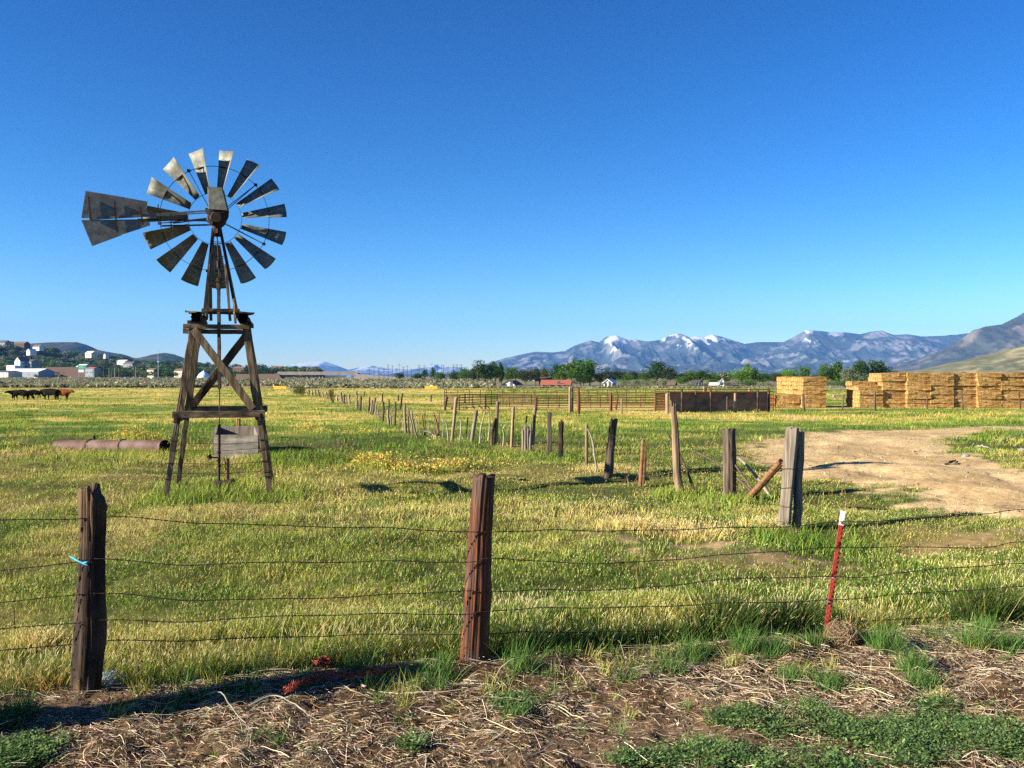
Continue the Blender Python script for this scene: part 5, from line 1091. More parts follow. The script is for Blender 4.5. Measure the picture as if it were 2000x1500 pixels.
# ================================================================ trees
def crown_np(kind, seed, nleaf):
    """unit crown: height 1 from z=0, leaf clumps as many small faces inside uneven lobes"""
    r_ = np.random.default_rng(seed); L_ = []
    if kind == 'round':
        L_ = [((r_.normal(0, .16), r_.normal(0, .16), r_.uniform(.32, .82)), r_.uniform(.13, .25)) for _ in range(17)] + [((0, 0, .5), .28)]
        L_ = [(c, r * (1.15 if c[2] < .6 else .85)) for c, r in L_]
    elif kind == 'wide':
        L_ = [((r_.normal(0, .3), r_.normal(0, .25), r_.uniform(.25, .8)), r_.uniform(.14, .24)) for _ in range(22)]
    elif kind == 'poplar':
        L_ = [((r_.normal(0, .035), r_.normal(0, .035), z), .13 * math.sin(math.pi * min(1, (1.08 - z) * .85)) + .03) for z in np.linspace(.1, .95, 14)]
    elif kind == 'bush':
        L_ = [((r_.normal(0, .38), r_.normal(0, .3), r_.uniform(.2, .68)), r_.uniform(.18, .3)) for _ in range(14)]
    P, C = [], []
    vol = np.array([r for _, r in L_]) ** 2.2; cnt = (nleaf * vol / vol.sum()).astype(int)
    for (c, r), k in zip(L_, cnt):
        D = r_.normal(0, 1, (k, 3)); D /= np.linalg.norm(D, axis=1)[:, None]
        p = np.array(c) + D * (r * r_.uniform(.55, 1.08, k) ** .6)[:, None] * np.array([1, 1, .9]); P.append(p)
        C.append(np.full(k, r_.uniform(.78, 1.25)))
    P = np.vstack(P); C = np.concatenate(C); P[:, 2] = np.clip(P[:, 2], .02, 1.02)
    s = .026 * (1600 / nleaf) ** .5 * (.7 + .8 * r_.random((len(P), 1)))
    A = r_.normal(0, 1, (len(P), 3)); A /= np.linalg.norm(A, axis=1)[:, None]; B = np.cross(A, r_.normal(0, 1, (len(P), 3))); B /= np.linalg.norm(B, axis=1)[:, None]
    V = np.stack([P - A * s, P + B * s * .8, P + A * s, P - B * s * .8], 1).reshape(-1, 3)
    return V, np.arange(len(V)).reshape(-1, 4), np.repeat(C * (1 + r_.normal(0, .16, len(P))), 4)
PALT = {'dark': (.033, .068, .015), 'green': (.065, .13, .02), 'bright': (.12, .22, .03), 'greygreen': (.15, .175, .09), 'olive': (.09, .095, .03), 'bluegreen': (.042, .062, .028)}
_cr = {}
def crown_mesh(kind, colr, v, nleaf):
    key = (kind, colr, v, nleaf)
    if key not in _cr:
        V, Q, C = crown_np(kind, 900 + v * 7 + len(kind), nleaf)
        col = np.clip(np.array(PALT[colr])[None] * C[:, None] * np.array([1 + .0 * v, 1, 1]), .005, 1); _cr[key] = mesh_np('crown', V, [Q], M['leaf'], colors=col, smooth=False)
    return _cr[key]
_tr = {}
def trunk_mesh(v):
    if v not in _tr:
        r_ = np.random.default_rng(v); mb = MB(); mb.tube([[0, 0, -.06], [.0, 0, .1], [r_.normal(0, .02), r_.normal(0, .02), .3], [r_.normal(0, .03), r_.normal(0, .03), .6]], [.035, .027, .02, .008], 7)
        for i in range(5):
            A = r_.random() * 6.28; z = r_.uniform(.15, .4); mb.tube([[0, 0, z], [math.cos(A) * .1, math.sin(A) * .1, z + .14], [math.cos(A) * .2, math.sin(A) * .2, z + .3]], [.014, .009, .004], 5)
        me = bpy.data.meshes.new('trunk'); me.from_pydata(np.vstack(mb.v).tolist(), [], mb.f); me.materials.append(M['bark']); _tr[v] = me
    return _tr[v]
def tree(x, y, z, h, kind, colr, label, group, v=0, wide=1.0, nleaf=1600, trunk=True, name='tree', cat='tree'):
    root = empty(name, (x, y, z - .02 * h), rng.random() * 6.28); tag(root, label, cat, group)
    cz = .12 if kind in ('round', 'wide', 'poplar') else .0
    c = link(bpy.data.objects.new('crown', crown_mesh(kind, colr, v, nleaf)), root); c.scale = (h * wide, h * wide, h * (1 - cz)); c.location = (0, 0, cz * h)
    if trunk: t = link(bpy.data.objects.new('trunk', trunk_mesh(v)), root); t.scale = (h, h, h)
    return root
def tree_px(px, pyb, pyt, Y, wpx, kind, colr, label, group='trees beyond the right hand fields', v=0, nleaf=2600, **k):
    b = at(px, pyb, Y); z = float(T(b[0], b[1])); top = at(px, pyt, Y)[2]; h = (top - z) * 1.26
    base_w = {'round': .82, 'wide': 1.25, 'poplar': .3, 'bush': 1.55}[kind]; w = wpx / F * Y / (h * base_w)
    return tree(b[0], b[1], z, h, kind, colr, label, group, v, w, nleaf, **k)
RT = [  # px, top, width, Y, kind, colour, label
    (948, 711, 42, 335, 'round', 'dark', 'broad dark tree left of the white gabled house'), (967, 712, 24, 345, 'round', 'dark', 'dark tree touching the broad tree left of the white house'), (979, 716, 9, 350, 'poplar', 'dark', 'narrow dark poplar left of the white gabled house'),
    (992, 721, 24, 380, 'round', 'green', 'green tree rising behind the white gabled house'), (1006, 719, 16, 390, 'round', 'green', 'smaller green tree behind the white gabled house'), (1027, 724, 46, 318, 'round', 'bluegreen', 'mottled bushy tree between the white house and the red roof'),
    (1046, 722, 22, 345, 'round', 'bluegreen', 'dull green tree behind the left end of the red roof'), (1062, 722, 22, 400, 'round', 'olive', 'olive tree behind the red roofed house'), (1088, 716, 34, 345, 'round', 'dark', 'dark rounded tree left of the largest tree'), (1133, 706, 64, 330, 'round', 'green', 'largest green tree right of the red roofed house'),
    (1115, 710, 34, 338, 'round', 'dark', 'dark shoulder of the tree group above the red roof'), (1152, 709, 26, 338, 'round', 'dark', 'dark tree at the right edge of the largest tree'), (1094, 729, 34, 312, 'round', 'green', 'low green tree behind the red roof'), (1140, 734, 46, 305, 'round', 'dark', 'low dark round tree right of the red roofed house'),
    (1172, 731, 26, 330, 'round', 'olive', 'olive bushy tree left of the white shed'), (1197, 725, 38, 350, 'round', 'bluegreen', 'grey green tree behind the white shed'), (1222, 730, 28, 360, 'round', 'green', 'green tree right of the white shed'), (1238, 728, 24, 370, 'round', 'bluegreen', 'dull tree above the left end of the pale hedge'),
    (1284, 711, 44, 340, 'round', 'dark', 'tall dark tree behind the pale hedge'), (1309, 719, 36, 335, 'round', 'bluegreen', 'rounded dull green tree right of the tall dark tree'), (1262, 728, 26, 350, 'round', 'green', 'green tree left of the tall dark tree'),
    (1344, 727, 40, 335, 'round', 'green', 'green rounded tree left of the blue house'), (1372, 726, 30, 350, 'round', 'dark', 'dark tree behind the blue house'), (1398, 731, 28, 350, 'round', 'green', 'green tree right of the blue house'), (1420, 728, 24, 340, 'round', 'olive', 'brownish tree behind the tan roofed sheds'),
    (1448, 723, 40, 320, 'round', 'bright', 'bright green tree left of the hay stacks'), (1459, 715, 22, 330, 'round', 'green', 'tall pointed green tree behind the bright green tree'), (1473, 723, 24, 335, 'round', 'dark', 'dark tree right of the bright green tree'), (1490, 731, 30, 330, 'round', 'green', 'round green tree left of the square hay stack'),
    (1512, 730, 26, 350, 'round', 'bluegreen', 'dull green tree just left of the square hay stack'), (1540, 724, 32, 350, 'round', 'bright', 'bright tree above the left part of the square hay stack'), (1566, 720, 44, 345, 'wide', 'green', 'spreading green tree above the square hay stack'), (1590, 735, 30, 350, 'round', 'bright', 'low tree above the right end of the square hay stack'),
    (1608, 716, 24, 330, 'round', 'green', 'upright green tree right of the square hay stack'), (1622, 718, 18, 335, 'round', 'dark', 'dark tree between two upright green trees'), (1635, 715, 18, 330, 'poplar', 'green', 'narrow upright tree right of the square hay stack'), (1661, 722, 42, 310, 'round', 'greygreen', 'pale grey green tree between the hay stacks'),
    (1682, 710, 36, 345, 'round', 'dark', 'dark tree above the left end of the long hay stack'), (1708, 709, 44, 350, 'round', 'dark', 'large dark tree above the long hay stack'), (1725, 716, 24, 350, 'round', 'bluegreen', 'small dark tree right of the large dark tree'),
    (1630, 742, 40, 305, 'bush', 'green', 'low bush below the narrow upright tree'), (1658, 744, 40, 300, 'bush', 'dark', 'low dark bush below the pale grey green tree'), (1690, 738, 50, 320, 'bush', 'dark', 'dark bush behind the top of the hay'),
    (925, 722, 24, 420, 'round', 'bluegreen', 'dull tree behind the black utility pole'), (906, 721, 26, 430, 'round', 'green', 'green tree left of the black utility pole'), (891, 727, 22, 450, 'round', 'dark', 'low dark tree well left of the black utility pole'), (847, 721, 12, 560, 'round', 'dark', 'small upright dark tree among the power poles'),
    (830, 724, 12, 560, 'round', 'dark', 'small dark tree left of the upright tree among the power poles'), (860, 729, 26, 500, 'round', 'green', 'low green trees right of the power poles'), (815, 730, 22, 540, 'round', 'dark', 'low dark tree beside the road traffic'), (780, 729, 20, 600, 'round', 'dark', 'low dark tree behind the white cars'),
    (1243, 741, 32, 300, 'bush', 'greygreen', 'pale rounded bush at the left end of the pale hedge'), (1222, 743, 26, 302, 'bush', 'greygreen', 'pale bush right of the white shed'), (1272, 740, 34, 303, 'bush', 'greygreen', 'pale bush in the middle of the pale hedge'), (1298, 740, 30, 302, 'bush', 'greygreen', 'pale bush at the right end of the pale hedge'),
    (1353, 746, 24, 296, 'bush', 'greygreen', 'small pale bush in front of the blue house'), (1417, 745, 34, 296, 'bush', 'greygreen', 'pale bush in front of the tan roofed sheds'), (1378, 749, 14, 296, 'bush', 'olive', 'small brown bush right of the blue house'), (1497, 747, 28, 298, 'bush', 'greygreen', 'pale bush left of the square hay stack'),
    (960, 745, 22, 300, 'bush', 'greygreen', 'round pale bush left of the white gabled house'), (1330, 738, 26, 320, 'round', 'green', 'low green tree right of the pale hedge'), (1390, 740, 26, 322, 'bush', 'green', 'green bush behind the brown board fence'), (1462, 742, 40, 306, 'bush', 'green', 'green bush under the bright green tree'),
    (1740, 726, 26, 420, 'round', 'dark', 'dark tree in the gap above the long hay stack'), (588, 753, 30, 160, 'bush', 'olive', 'olive bush at the far end of the old fence'), (578, 757, 16, 165, 'bush', 'greygreen', 'small pale bush at the very end of the old fence'), (648, 760, 18, 110, 'bush', 'olive', 'brown bush growing through the old fence pickets'),
    (820, 752, 22, 290, 'bush', 'greygreen', 'pale bush left of the yellow sign board'), (795, 756, 14, 280, 'bush', 'olive', 'small brown bush left of the yellow sign board')]
for i, (px, pt, w, Y, kd, cl, lb) in enumerate(RT):
    pb = 755
    tree_px(px, pb, pt, Y, w, kd, cl, lb, v=i % 5, trunk=kd != 'bush', name='bush' if kd == 'bush' else 'tree', cat='bush' if kd == 'bush' else 'tree')
# a farther continuous line of low trees behind: individual, small
n = 0
for px in np.arange(885, 1760, 22):
    px = px + rng.uniform(-4, 4); Y = rng.uniform(480, 620); b = at(px, 740, Y); z = float(T(b[0], b[1])); h = rng.uniform(4.2, 6.4); n += 1
    tree(b[0], b[1], z, h, 'round', ['dark', 'green', 'bluegreen', 'olive'][rng.integers(0, 4)], f'small far tree, {ordw(n - 1)} from the left in the rear row behind the farm houses', 'rear row of trees behind the farm houses', v=int(rng.integers(0, 5)), wide=rng.uniform(1.5, 2.4), nleaf=1100)

# ================================================================ buildings
def house(x, y, z, rz, w, d, h, rh, wall, roof, label, name='house', cat='house', wins=3, door=True, chim=False, group=None, gable_x=True, over=.4, shed=False):
    root = empty(name, (x, y, z), rz); tag(root, label, cat, group)
    mb = MB(); mb.box((0, 0, h / 2 - .5), (w, d, h + 1))
    if not shed:
        if gable_x: mb.add([[-w / 2, -d / 2, h], [-w / 2, d / 2, h], [-w / 2, 0, h + rh], [w / 2, -d / 2, h], [w / 2, d / 2, h], [w / 2, 0, h + rh]], [(0, 2, 1), (3, 4, 5)])
        else: mb.add([[-w / 2, -d / 2, h], [w / 2, -d / 2, h], [0, -d / 2, h + rh], [-w / 2, d / 2, h], [w / 2, d / 2, h], [0, d / 2, h + rh]], [(0, 1, 2), (3, 5, 4)])
    mb.build('wall', M[wall], root)
    mb = MB(); t = .18
    if shed: mb.box((0, 0, h + .12), (w + over, d + over, .22))
    elif gable_x:
        a = w / 2 + over; c = d / 2 + over; dz = rh / (d / 2) * over
        for s in (-1, 1): mb.add([[-a, s * c, h - dz], [a, s * c, h - dz], [a, 0, h + rh + .02], [-a, 0, h + rh + .02], [-a, s * c, h - dz + t], [a, s * c, h - dz + t], [a, 0, h + rh + t], [-a, 0, h + rh + t]], [(0, 1, 2, 3), (7, 6, 5, 4), (0, 4, 5, 1), (1, 5, 6, 2), (3, 7, 4, 0)])
    else:
        a = d / 2 + over; c = w / 2 + over; dz = rh / (w / 2) * over
        for s in (-1, 1): mb.add([[s * c, -a, h - dz], [s * c, a, h - dz], [0, a, h + rh + .02], [0, -a, h + rh + .02], [s * c, -a, h - dz + t], [s * c, a, h - dz + t], [0, a, h + rh + t], [0, -a, h + rh + t]], [(0, 1, 2, 3), (7, 6, 5, 4), (0, 4, 5, 1), (1, 5, 6, 2), (3, 7, 4, 0)])
    rf = mb.build('roof', M[roof], root)
    if chim: mb = MB(); mb.box((w * .18, 0, h + rh + .2), (.7, .7, 1.6)); mb.build('chimney', M['brown_wall'], rf)
    slots = wins + (1 if door else 0)
    for i in range(slots):
        xx = -w / 2 + w * (i + .5) / slots
        if door and i == slots // 2: mb = MB(); mb.box((xx, -d / 2 - .03, 1.05), (1.0, .08, 2.1)); mb.build('door', M['roof_dark'], root); continue
        mb = MB(); mb.box((xx, -d / 2 - .03, h * .55), (min(1.5, w / slots * .6), .06, 1.1)); wn = mb.build('window', M['glass'], root)
    return root
def house_px(px0, px1, pyt, pye, Y, depth, wall, roof, label, rh=None, zb=None, **k):
    k.setdefault('rz', -.3)
    xc = (at((px0 + px1) / 2, 740, Y))[0]; w = (px1 - px0) / F * Y; z = float(T(xc, Y)) if zb is None else at(0, zb, Y)[2]
    h = at(0, pye, Y)[2] - z; rh = at(0, pyt, Y)[2] - z - h; return house(xc, Y + depth / 2, z, k.pop('rz', 0), w, depth, h, rh, wall, roof, label, **k)
house_px(988, 1013, 744, 751, 300, 9, 'white_wall', 'roof_dark', 'small white house with a dark gabled roof beside the mottled tree', gable_x=False, wins=1)
house_px(1061, 1115, 743, 751, 300, 9, 'white_wall', 'roof_red', 'white house with a red tiled roof below the largest tree', chim=True, rz=-.12, over=.6)
house_px(1058, 1076, 738, 744, 345, 8, 'brown_wall', 'roof_brown', 'brown roofed house just behind the red roofed house', wins=1, door=False)
house_px(1186, 1202, 741, 747, 300, 8, 'white_wall', 'roof_white', 'small white shed left of the pale hedge', wins=1, gable_x=False)
house_px(1358, 1372, 743, 747, 300, 8, 'blue_wall', 'roof_dark', 'blue house with a dark roof among green trees', wins=2, door=False)
house_px(1309, 1322, 746, 752, 298, 6, 'brown_wall', 'roof_brown', 'small brown shed at the right end of the pale hedge', wins=1, door=False)
house_px(1392, 1408, 748, 752, 300, 6, 'white_wall', 'roof_white', 'low white shed left of the pale bush', wins=1, door=False)
house_px(1411, 1419, 740, 746, 330, 6, 'white_wall', 'roof_white', 'white gabled shed behind the pale bush', wins=1, gable_x=False, door=False)
house_px(1424, 1446, 747, 751, 308, 8, 'brown_wall', 'roof_brown', 'long low brown shed right of the pale bush', wins=2)
house_px(1456, 1480, 748, 752, 306, 8, 'grey_wall', 'roof_dark', 'grey house below the tall pointed tree', wins=2)
house_px(1512, 1528, 750, 754, 300, 7, 'white_wall', 'roof_brown', 'small white house left of the square hay stack', wins=1)
house_px(1036, 1050, 726, 734, 520, 12, 'cream_wall', 'roof_brown', 'cream building glimpsed between trees behind the white house', wins=2)
house_px(1406, 1420, 731, 736, 500, 10, 'cream_wall', 'roof_white', 'pale building glimpsed above the tan roofed sheds', wins=1)
# board fences and long wire fences in front of the houses
def bfence(px0, px1, py, hpx, mt, label, Y=None, cat='fence', name='board_fence'):
    Y = Y or ground((px0 + px1) / 2, py)[1]; a, c = at(px0, py, Y), at(px1, py, Y); a[2] = float(T(a[0], Y)); c[2] = float(T(c[0], Y)); h = hpx / F * Y
    root = empty(name, tuple(a)); tag(root, label, cat); d = c - a; mb = MB(); n = max(3, int(np.linalg.norm(d) / 2.4))
    m_ = int(np.linalg.norm(d) / .3)
    for i in range(m_): mb.box(d * (i + .5) / m_ + [0, 0, h / 2], (.26, .04, h * rng.uniform(.94, 1.02)))
    mb.build('boards', M[mt], root)
    for i in range(n + 1): mb = MB(); mb.box(d * i / n + [0, .08, h / 2], (.14, .14, h + .1)); mb.build('post', M[mt], root)
bfence(1199, 1244, 757, 4, 'brown_wall', 'low brown board fence in front of the pale hedge'); bfence(1362, 1410, 757, 4, 'brown_wall', 'low brown board fence in front of the blue house')
bfence(1116, 1184, 757, 2.5, 'grey_wall', 'low grey fence between the red roofed house and the white shed'); bfence(1610, 1655, 760, 3, 'concrete', 'pale rail fence right of the square hay stack')
# feed bunk between stacks
g = ground(1645, 781); mb = MB(); mb.bar([-1.3, 0, .55], [1.3, 0, .55], .6, .3); root = empty('feed_bunk', tuple(g)); tag(root, 'wooden feed bunk standing between the two hay stacks', 'feed bunk'); mb.build('bin', M['tan_wood'], root)
for s in (-1, 1): mb = MB(); mb.box((s * 1.0, 0, .2), (.12, .5, .45)); mb.build('leg', M['tan_wood'], root)

# left town
TY = 1150
ZT = float(T(-500, TY))
TH = 'town buildings left of the windmill'
def town(*a, **k): return house_px(*a, group=TH, **k)
town(85, 186, 716, 717, TY, 30, 'brown_wall', 'roof_dark', 'long brown warehouse behind the green road sign', wins=6, shed=True, zb=737.5)
town(12, 88, 720, 726, TY - 60, 26, 'grey_wall', 'roof_white', 'low building with a broad white roof', wins=4, zb=738)
town(-60, 30, 724, 727, TY - 100, 20, 'cream_wall', 'roof_dark', 'low pale building at the left edge of the photo', wins=3, zb=738.5)
town(30, 44, 697, 705, TY + 90, 16, 'white_wall', 'roof_brown', 'bright white gabled house at the foot of the hill', wins=2, gable_x=False, zb=718)
town(44, 66, 702, 706, TY + 95, 14, 'grey_wall', 'roof_dark', 'grey house attached to the bright white house', wins=2, zb=717)
town(13, 34, 712, 714, TY + 40, 14, 'white_wall', 'roof_white', 'low white building below the bright white house', wins=2, zb=722, shed=True)
town(150, 168, 711.5, 716, TY + 40, 14, 'cream_wall', 'roof_white', 'pale gabled roof just above the green road sign', wins=1, zb=726)
town(168, 186, 717, 719.5, TY - 20, 14, 'grey_wall', 'roof_red', 'low building with a red roof right of the green road sign', wins=4, zb=737)
town(53, 62, 681, 685, 1500, 14, 'white_wall', 'roof_white', 'small white house on the hillside', wins=1, zb=693, gable_x=False)
town(64, 80, 673, 677, 1700, 12, 'white_wall', 'roof_brown', 'white house high on the hillside under the ridge', wins=2, zb=684)
town(27, 52, 667, 671, 1800, 16, 'brown_wall', 'roof_brown', 'brown house on the skyline of the hill', wins=2, zb=681)
town(-4, 14, 664.5, 669, 1800, 16, 'grey_wall', 'roof_dark', 'grey house on the skyline at the left edge', wins=2, zb=679)
town(167, 182, 686, 690, 1450, 12, 'cream_wall', 'roof_white', 'cream house on the hillside among trees', wins=1, zb=698)
town(203, 208, 690, 693, 1400, 8, 'white_wall', 'roof_white', 'tiny white house on the hillside', wins=1, zb=699, gable_x=False)
town(229, 248, 703, 705.5, 1300, 12, 'white_wall', 'roof_white', 'long white roof among trees on the hillside', wins=1, zb=712)
town(288, 304, 719, 722, TY, 12, 'cream_wall', 'roof_brown', 'tan building right of the tall light mast', wins=2, zb=737.5)
town(341, 360, 720, 724, TY, 12, 'cream_wall', 'roof_brown', 'pale building left of the windmill tower', wins=2, zb=737.5)
town(240, 262, 707, 710, 1280, 10, 'grey_wall', 'roof_brown', 'grey house half hidden on the hillside', wins=2, zb=716)
town(455, 480, 716, 719, 1250, 10, 'brown_wall', 'roof_brown', 'brown house right of the tower leg', wins=2, zb=727)
town(530, 552, 715, 718, 1300, 10, 'brown_wall', 'roof_brown', 'brown roofs on the rise above the overpass', wins=3, zb=726)
# tent
g = at(398, 738, TY - 150); root = empty('event_tent', (g[0], g[1], float(T(g[0], g[1])))); tag(root, 'blue and white domed tent glimpsed behind the tower leg', 'tent')
mb = MB(); V = []; n = 20; prof = [(0, 1.0), (.35, .96), (.6, .8), (.8, .5), (.93, .22), (1, 0)]; S = (738 - 722) / F * (TY - 150)
mb.tube([[0, 0, -.3], [0, 0, S * .25], [0, 0, S * .55], [0, 0, S * .8], [0, 0, S]], [S * .78, S * .74, S * .55, S * .25, .05], 24, cap=False); mb.build('canopy', M['tent'], root); mb = MB(); mb.tube([[0, 0, 0], [0, 0, S * 1.08]], .2, 6); mb.build('pole', M['steel'], root)
# green road sign on two posts
Ys = 900; root = empty('road_sign', tuple(at(160, 738, Ys))); tag(root, 'large green highway sign on two posts', 'road sign')
s = Ys / F; mb = MB(); mb.box((0, 0, 21.0 * s), (16 * s, .2, 7.5 * s)); mb.build('sign_panel', M['sign_green'], root)
mb = MB()
for i in range(3): mb.box((-(4.5 - i * 3) * s * .9, -.15, (21.5 + (i % 2)) * s), (2.2 * s, .06, .5 * s))
mb.box((0, -.15, 19.4 * s), (11 * s, .06, .45 * s)); mb.build('sign_marks', M['white_paint'], root)
for sx in (-1, 1): mb = MB(); mb.box((sx * 6 * s, .2, 10 * s), (.35, .35, 24 * s)); mb.build('post', M['steel'], root)
mb = MB(); mb.box((-1.5 * s, -.05, 13.5 * s), (10 * s, .15, 5 * s)); mb.build('lower_panel', M['roof_white'], root)
def mast(px, pyb, pyt, Y, w, mt, label, arms=0, name='utility_pole', cat='pole', group=None, head=False):
    b = at(px, pyb, Y); z = float(T(b[0], b[1])); h = at(px, pyt, Y)[2] - z; root = empty(name, (b[0], b[1], z)); tag(root, label, cat, group)
    mb = MB(); mb.tube([[0, 0, -.3], [0, 0, h]], [w, w * .7], 8); mb.build('pole', M[mt], root)
    for i in range(arms): mb = MB(); mb.box((0, 0, h - .8 - i * 1.6), (2.6, .16, .18)); mb.build('crossarm', M[mt], root)
    if head: mb = MB(); mb.box((0, 0, h + .2), (2.2, .6, .7)); mb.box((0, -.2, h * .6), (2.6, .5, 1.4)); mb.build('lamp_head', M['steel'], root)
mast(309, 737, 685, 1000, .3, 'steel', 'tall grey light mast standing over the town', head=True, name='light_mast')
mast(183.5, 739, 718, 900, .3, 'white_paint', 'white pole right of the green road sign')
for i, px in enumerate([202, 213, 218, 224, 232, 265]): mast(px, 738, 716 + (i * 37 % 5), 950, .2, 'steel' if i % 2 else 'tan_wood', f'{ordw(i)} thin lamp pole right of the white pole', group='lamp poles along the road', name='street_lamp')
mast(932.5, 752, 705, 330, .22, 'dark_wood', 'black utility pole standing among the trees', arms=0)
for i, px in enumerate([722, 731, 741, 750, 757, 766, 775, 781, 789, 797, 805, 814, 820, 829, 838, 845, 854, 861, 868, 876, 885, 893, 901, 912]):
    mast(px + rng.uniform(-2, 2), 738, 713 + rng.uniform(-3, 8), 760 - i * 6, .2, 'dark_wood', f'{ordw(i)} power pole from the left beside the overpass', arms=1 if i % 2 else 2, group='power poles along the highway')
for i, (px, Y, pt) in enumerate([(1340, 600, 718), (1391, 600, 720), (1410, 600, 721), (1551, 560, 718), (1206, 600, 724)]): mast(px, 745, pt, Y, .2, 'dark_wood', ['thin pole above the pale hedge trees', 'left one of two poles above the blue house trees', 'right one of two poles above the sheds', 'pole above the square hay stack', 'faint pole above the white shed'][i], arms=1)
# overpass
Yo = 760; a, c = at(552, 728, Yo), at(694, 730, Yo); zt = at(600, 728, Yo)[2]; zg = float(T(a[0], Yo)); root = empty('overpass', tuple((a + c) / 2 * [1, 1, 0] + [0, 0, zg])); tag(root, 'long low concrete highway overpass beyond the sagebrush', 'overpass')
w = c[0] - a[0]; H = zt - zg; mb = MB(); mb.box((0, 0, H - .9), (w + 6, 11, 1.8)); mb.build('deck', M['bridge'], root); mb = MB(); mb.box((0, -5.4, H + .45), (w + 6, .3, .9)); mb.build('parapet', M['bridge'], root)
for f_ in (-.15, .02, .06): mb = MB(); mb.box((w * f_, 0, H / 2 - 1), (1.2, 8, H)); mb.build('pier', M['bridge'], root)
for sx in (-1, 1):
    mb = MB(); x_ = sx * (w / 2 - 2); mb.add([[x_, -7, -.5], [x_ + sx * 40, -7, -.5], [x_ + sx * 40, 7, -.5], [x_, 7, -.5], [x_ + sx * 4, -6, H - 1], [x_ + sx * 40, -6, H * (.35 if sx > 0 else .8)], [x_ + sx * 40, 6, H * (.35 if sx > 0 else .8)], [x_ + sx * 4, 6, H - 1]], [(0, 1, 2, 3), (7, 6, 5, 4), (0, 4, 5, 1), (2, 6, 7, 3), (3, 7, 4, 0), (1, 5, 6, 2)]); mb.build('abutment', M['roof_brown'] if sx < 0 else M['bridge'], root)  # left abutment coloured darker brown to stand in for its shadow
# vehicles on the highway
def car(px, Y, mt, label, zadd=0, py=None, L=4.6):
    b = at(px, 740, Y); z = float(T(b[0], Y)) + zadd; root = empty('car', (b[0], Y, z)); tag(root, label, 'car', 'vehicles on the highway')
    mb = MB(); P = [(-.5, .35), (-.5, .8), (-.3, .92), (-.2, 1.4), (.15, 1.42), (.32, .95), (.5, .78), (.5, .35)]
    V = [[x * L, y_, z_] for y_ in (-.85, .85) for x, z_ in P]; k = len(P); mb.add(V, [tuple(range(k)), tuple(range(2 * k - 1, k - 1, -1))] + [(i, i + k, (i + 1) % k + k, (i + 1) % k) for i in range(k)]); mb.build('body', M[mt], root, bevel=.06)
    mb = MB(); mb.add([[x * L, -.87, z_] for x, z_ in ((-.26, .95), (-.18, 1.32), (.13, 1.34), (.27, .95))], [(0, 1, 2, 3)]); mb.build('side_window', M['glass'], root)
    for sx in (-.32, .3):
        for sy in (-.8, .8): mb = MB(); mb.tube([[sx * L, sy - .1, .33], [sx * L, sy + .1, .33]], .33, 12); mb.build('wheel', M['rubber'], root)
for px, Y, mt, lb in [(245, 900, 'car_white', 'white car left of the light mast'), (276, 900, 'car_white', 'white car just left of the light mast base'), (326, 900, 'car_white', 'white car right of the light mast'), (118, 880, 'car_dark', 'dark car in front of the warehouse'), (70, 880, 'car_white', 'white car before the white roofed building'), (140, 880, 'car_white', 'white car beside the green sign'),
                       (770, 640, 'car_white', 'white car left among the power poles'), (797, 640, 'car_white', 'white car right among the power poles'), (745, 660, 'car_dark', 'dark car near the right end of the overpass'), (716, 640, 'car_white', 'pale car close to the end of the overpass')]: car(px, Y, mt, lb)
Yb = 680; b = at(681, 733, Yb); root = empty('billboard', (b[0], Yb, float(T(b[0], Yb)))); tag(root, 'small blue and white board at the right end of the overpass', 'sign'); mb = MB(); mb.box((0, 0, 2.9), (3.6, .2, 2.6)); mb.build('board', M['blue_wall'], root); mb = MB(); mb.box((0, .2, 1), (.2, .2, 2.4)); mb.build('post', M['steel'], root)
# yellow boards
for px0, px1, py, lb, wt in ((535, 559, 760, 'low yellow board structure in the field beyond the windmill', 0), (830, 854, 759, 'low yellow board structure with a white peak near the sagebrush', 1)):
    Y = 250; a = at(px0, py, Y); c = at(px1, py, Y); a[2] = float(T(a[0], Y)); c[2] = float(T(c[0], Y)); root = empty('yellow_barrier', tuple(a)); tag(root, lb, 'barrier'); d = c - a
    for k_ in range(3): mb = MB(); mb.box(d / 2 + [0, 0, .22 + k_ * .3], (np.linalg.norm(d), .06, .2)); mb.build('board', M['yellow'], root)
    for i in range(6): mb = MB(); mb.box(d * i / 5 + [0, .06, .5 + .05 * (i % 2)], (.12, .1, 1.05)); mb.build('post', M['yellow'], root)
    if wt: mb = MB(); mb.add([[d[0] * .3, 0, .85], [d[0] * .5, 0, 1.35], [d[0] * .7, 0, .85], [d[0] * .3, .5, .85], [d[0] * .5, .5, 1.35], [d[0] * .7, .5, .85]], [(0, 1, 2), (5, 4, 3), (0, 3, 4, 1), (1, 4, 5, 2)]); mb.build('peak', M['white_paint'], root)
Y = 420; b = at(295, 740, Y); root = empty('diamond_sign', (b[0], Y, float(T(b[0], Y)))); tag(root, 'white diamond sign on a post at the sagebrush edge', 'sign'); mb = MB(); s = .75; zc = at(295, 737, Y)[2] - root.location[2]
mb.poly([[-s, 0, zc], [0, 0, zc + s], [s, 0, zc], [0, 0, zc - s]], .06, (0, 1, 0)); mb.build('sign_panel', M['white_paint'], root); mb = MB(); mb.box((0, .08, zc / 2), (.12, .1, zc)); mb.build('post', M['steel'], root)
Y = 300; b = at(534, 755, Y); root = empty('marker', (b[0], Y, float(T(b[0], Y)))); tag(root, 'small yellow marker post left of the low yellow boards', 'marker'); mb = MB(); mb.box((0, 0, .5), (.3, .12, 1.0)); mb.build('panel', M['yellow'], root)

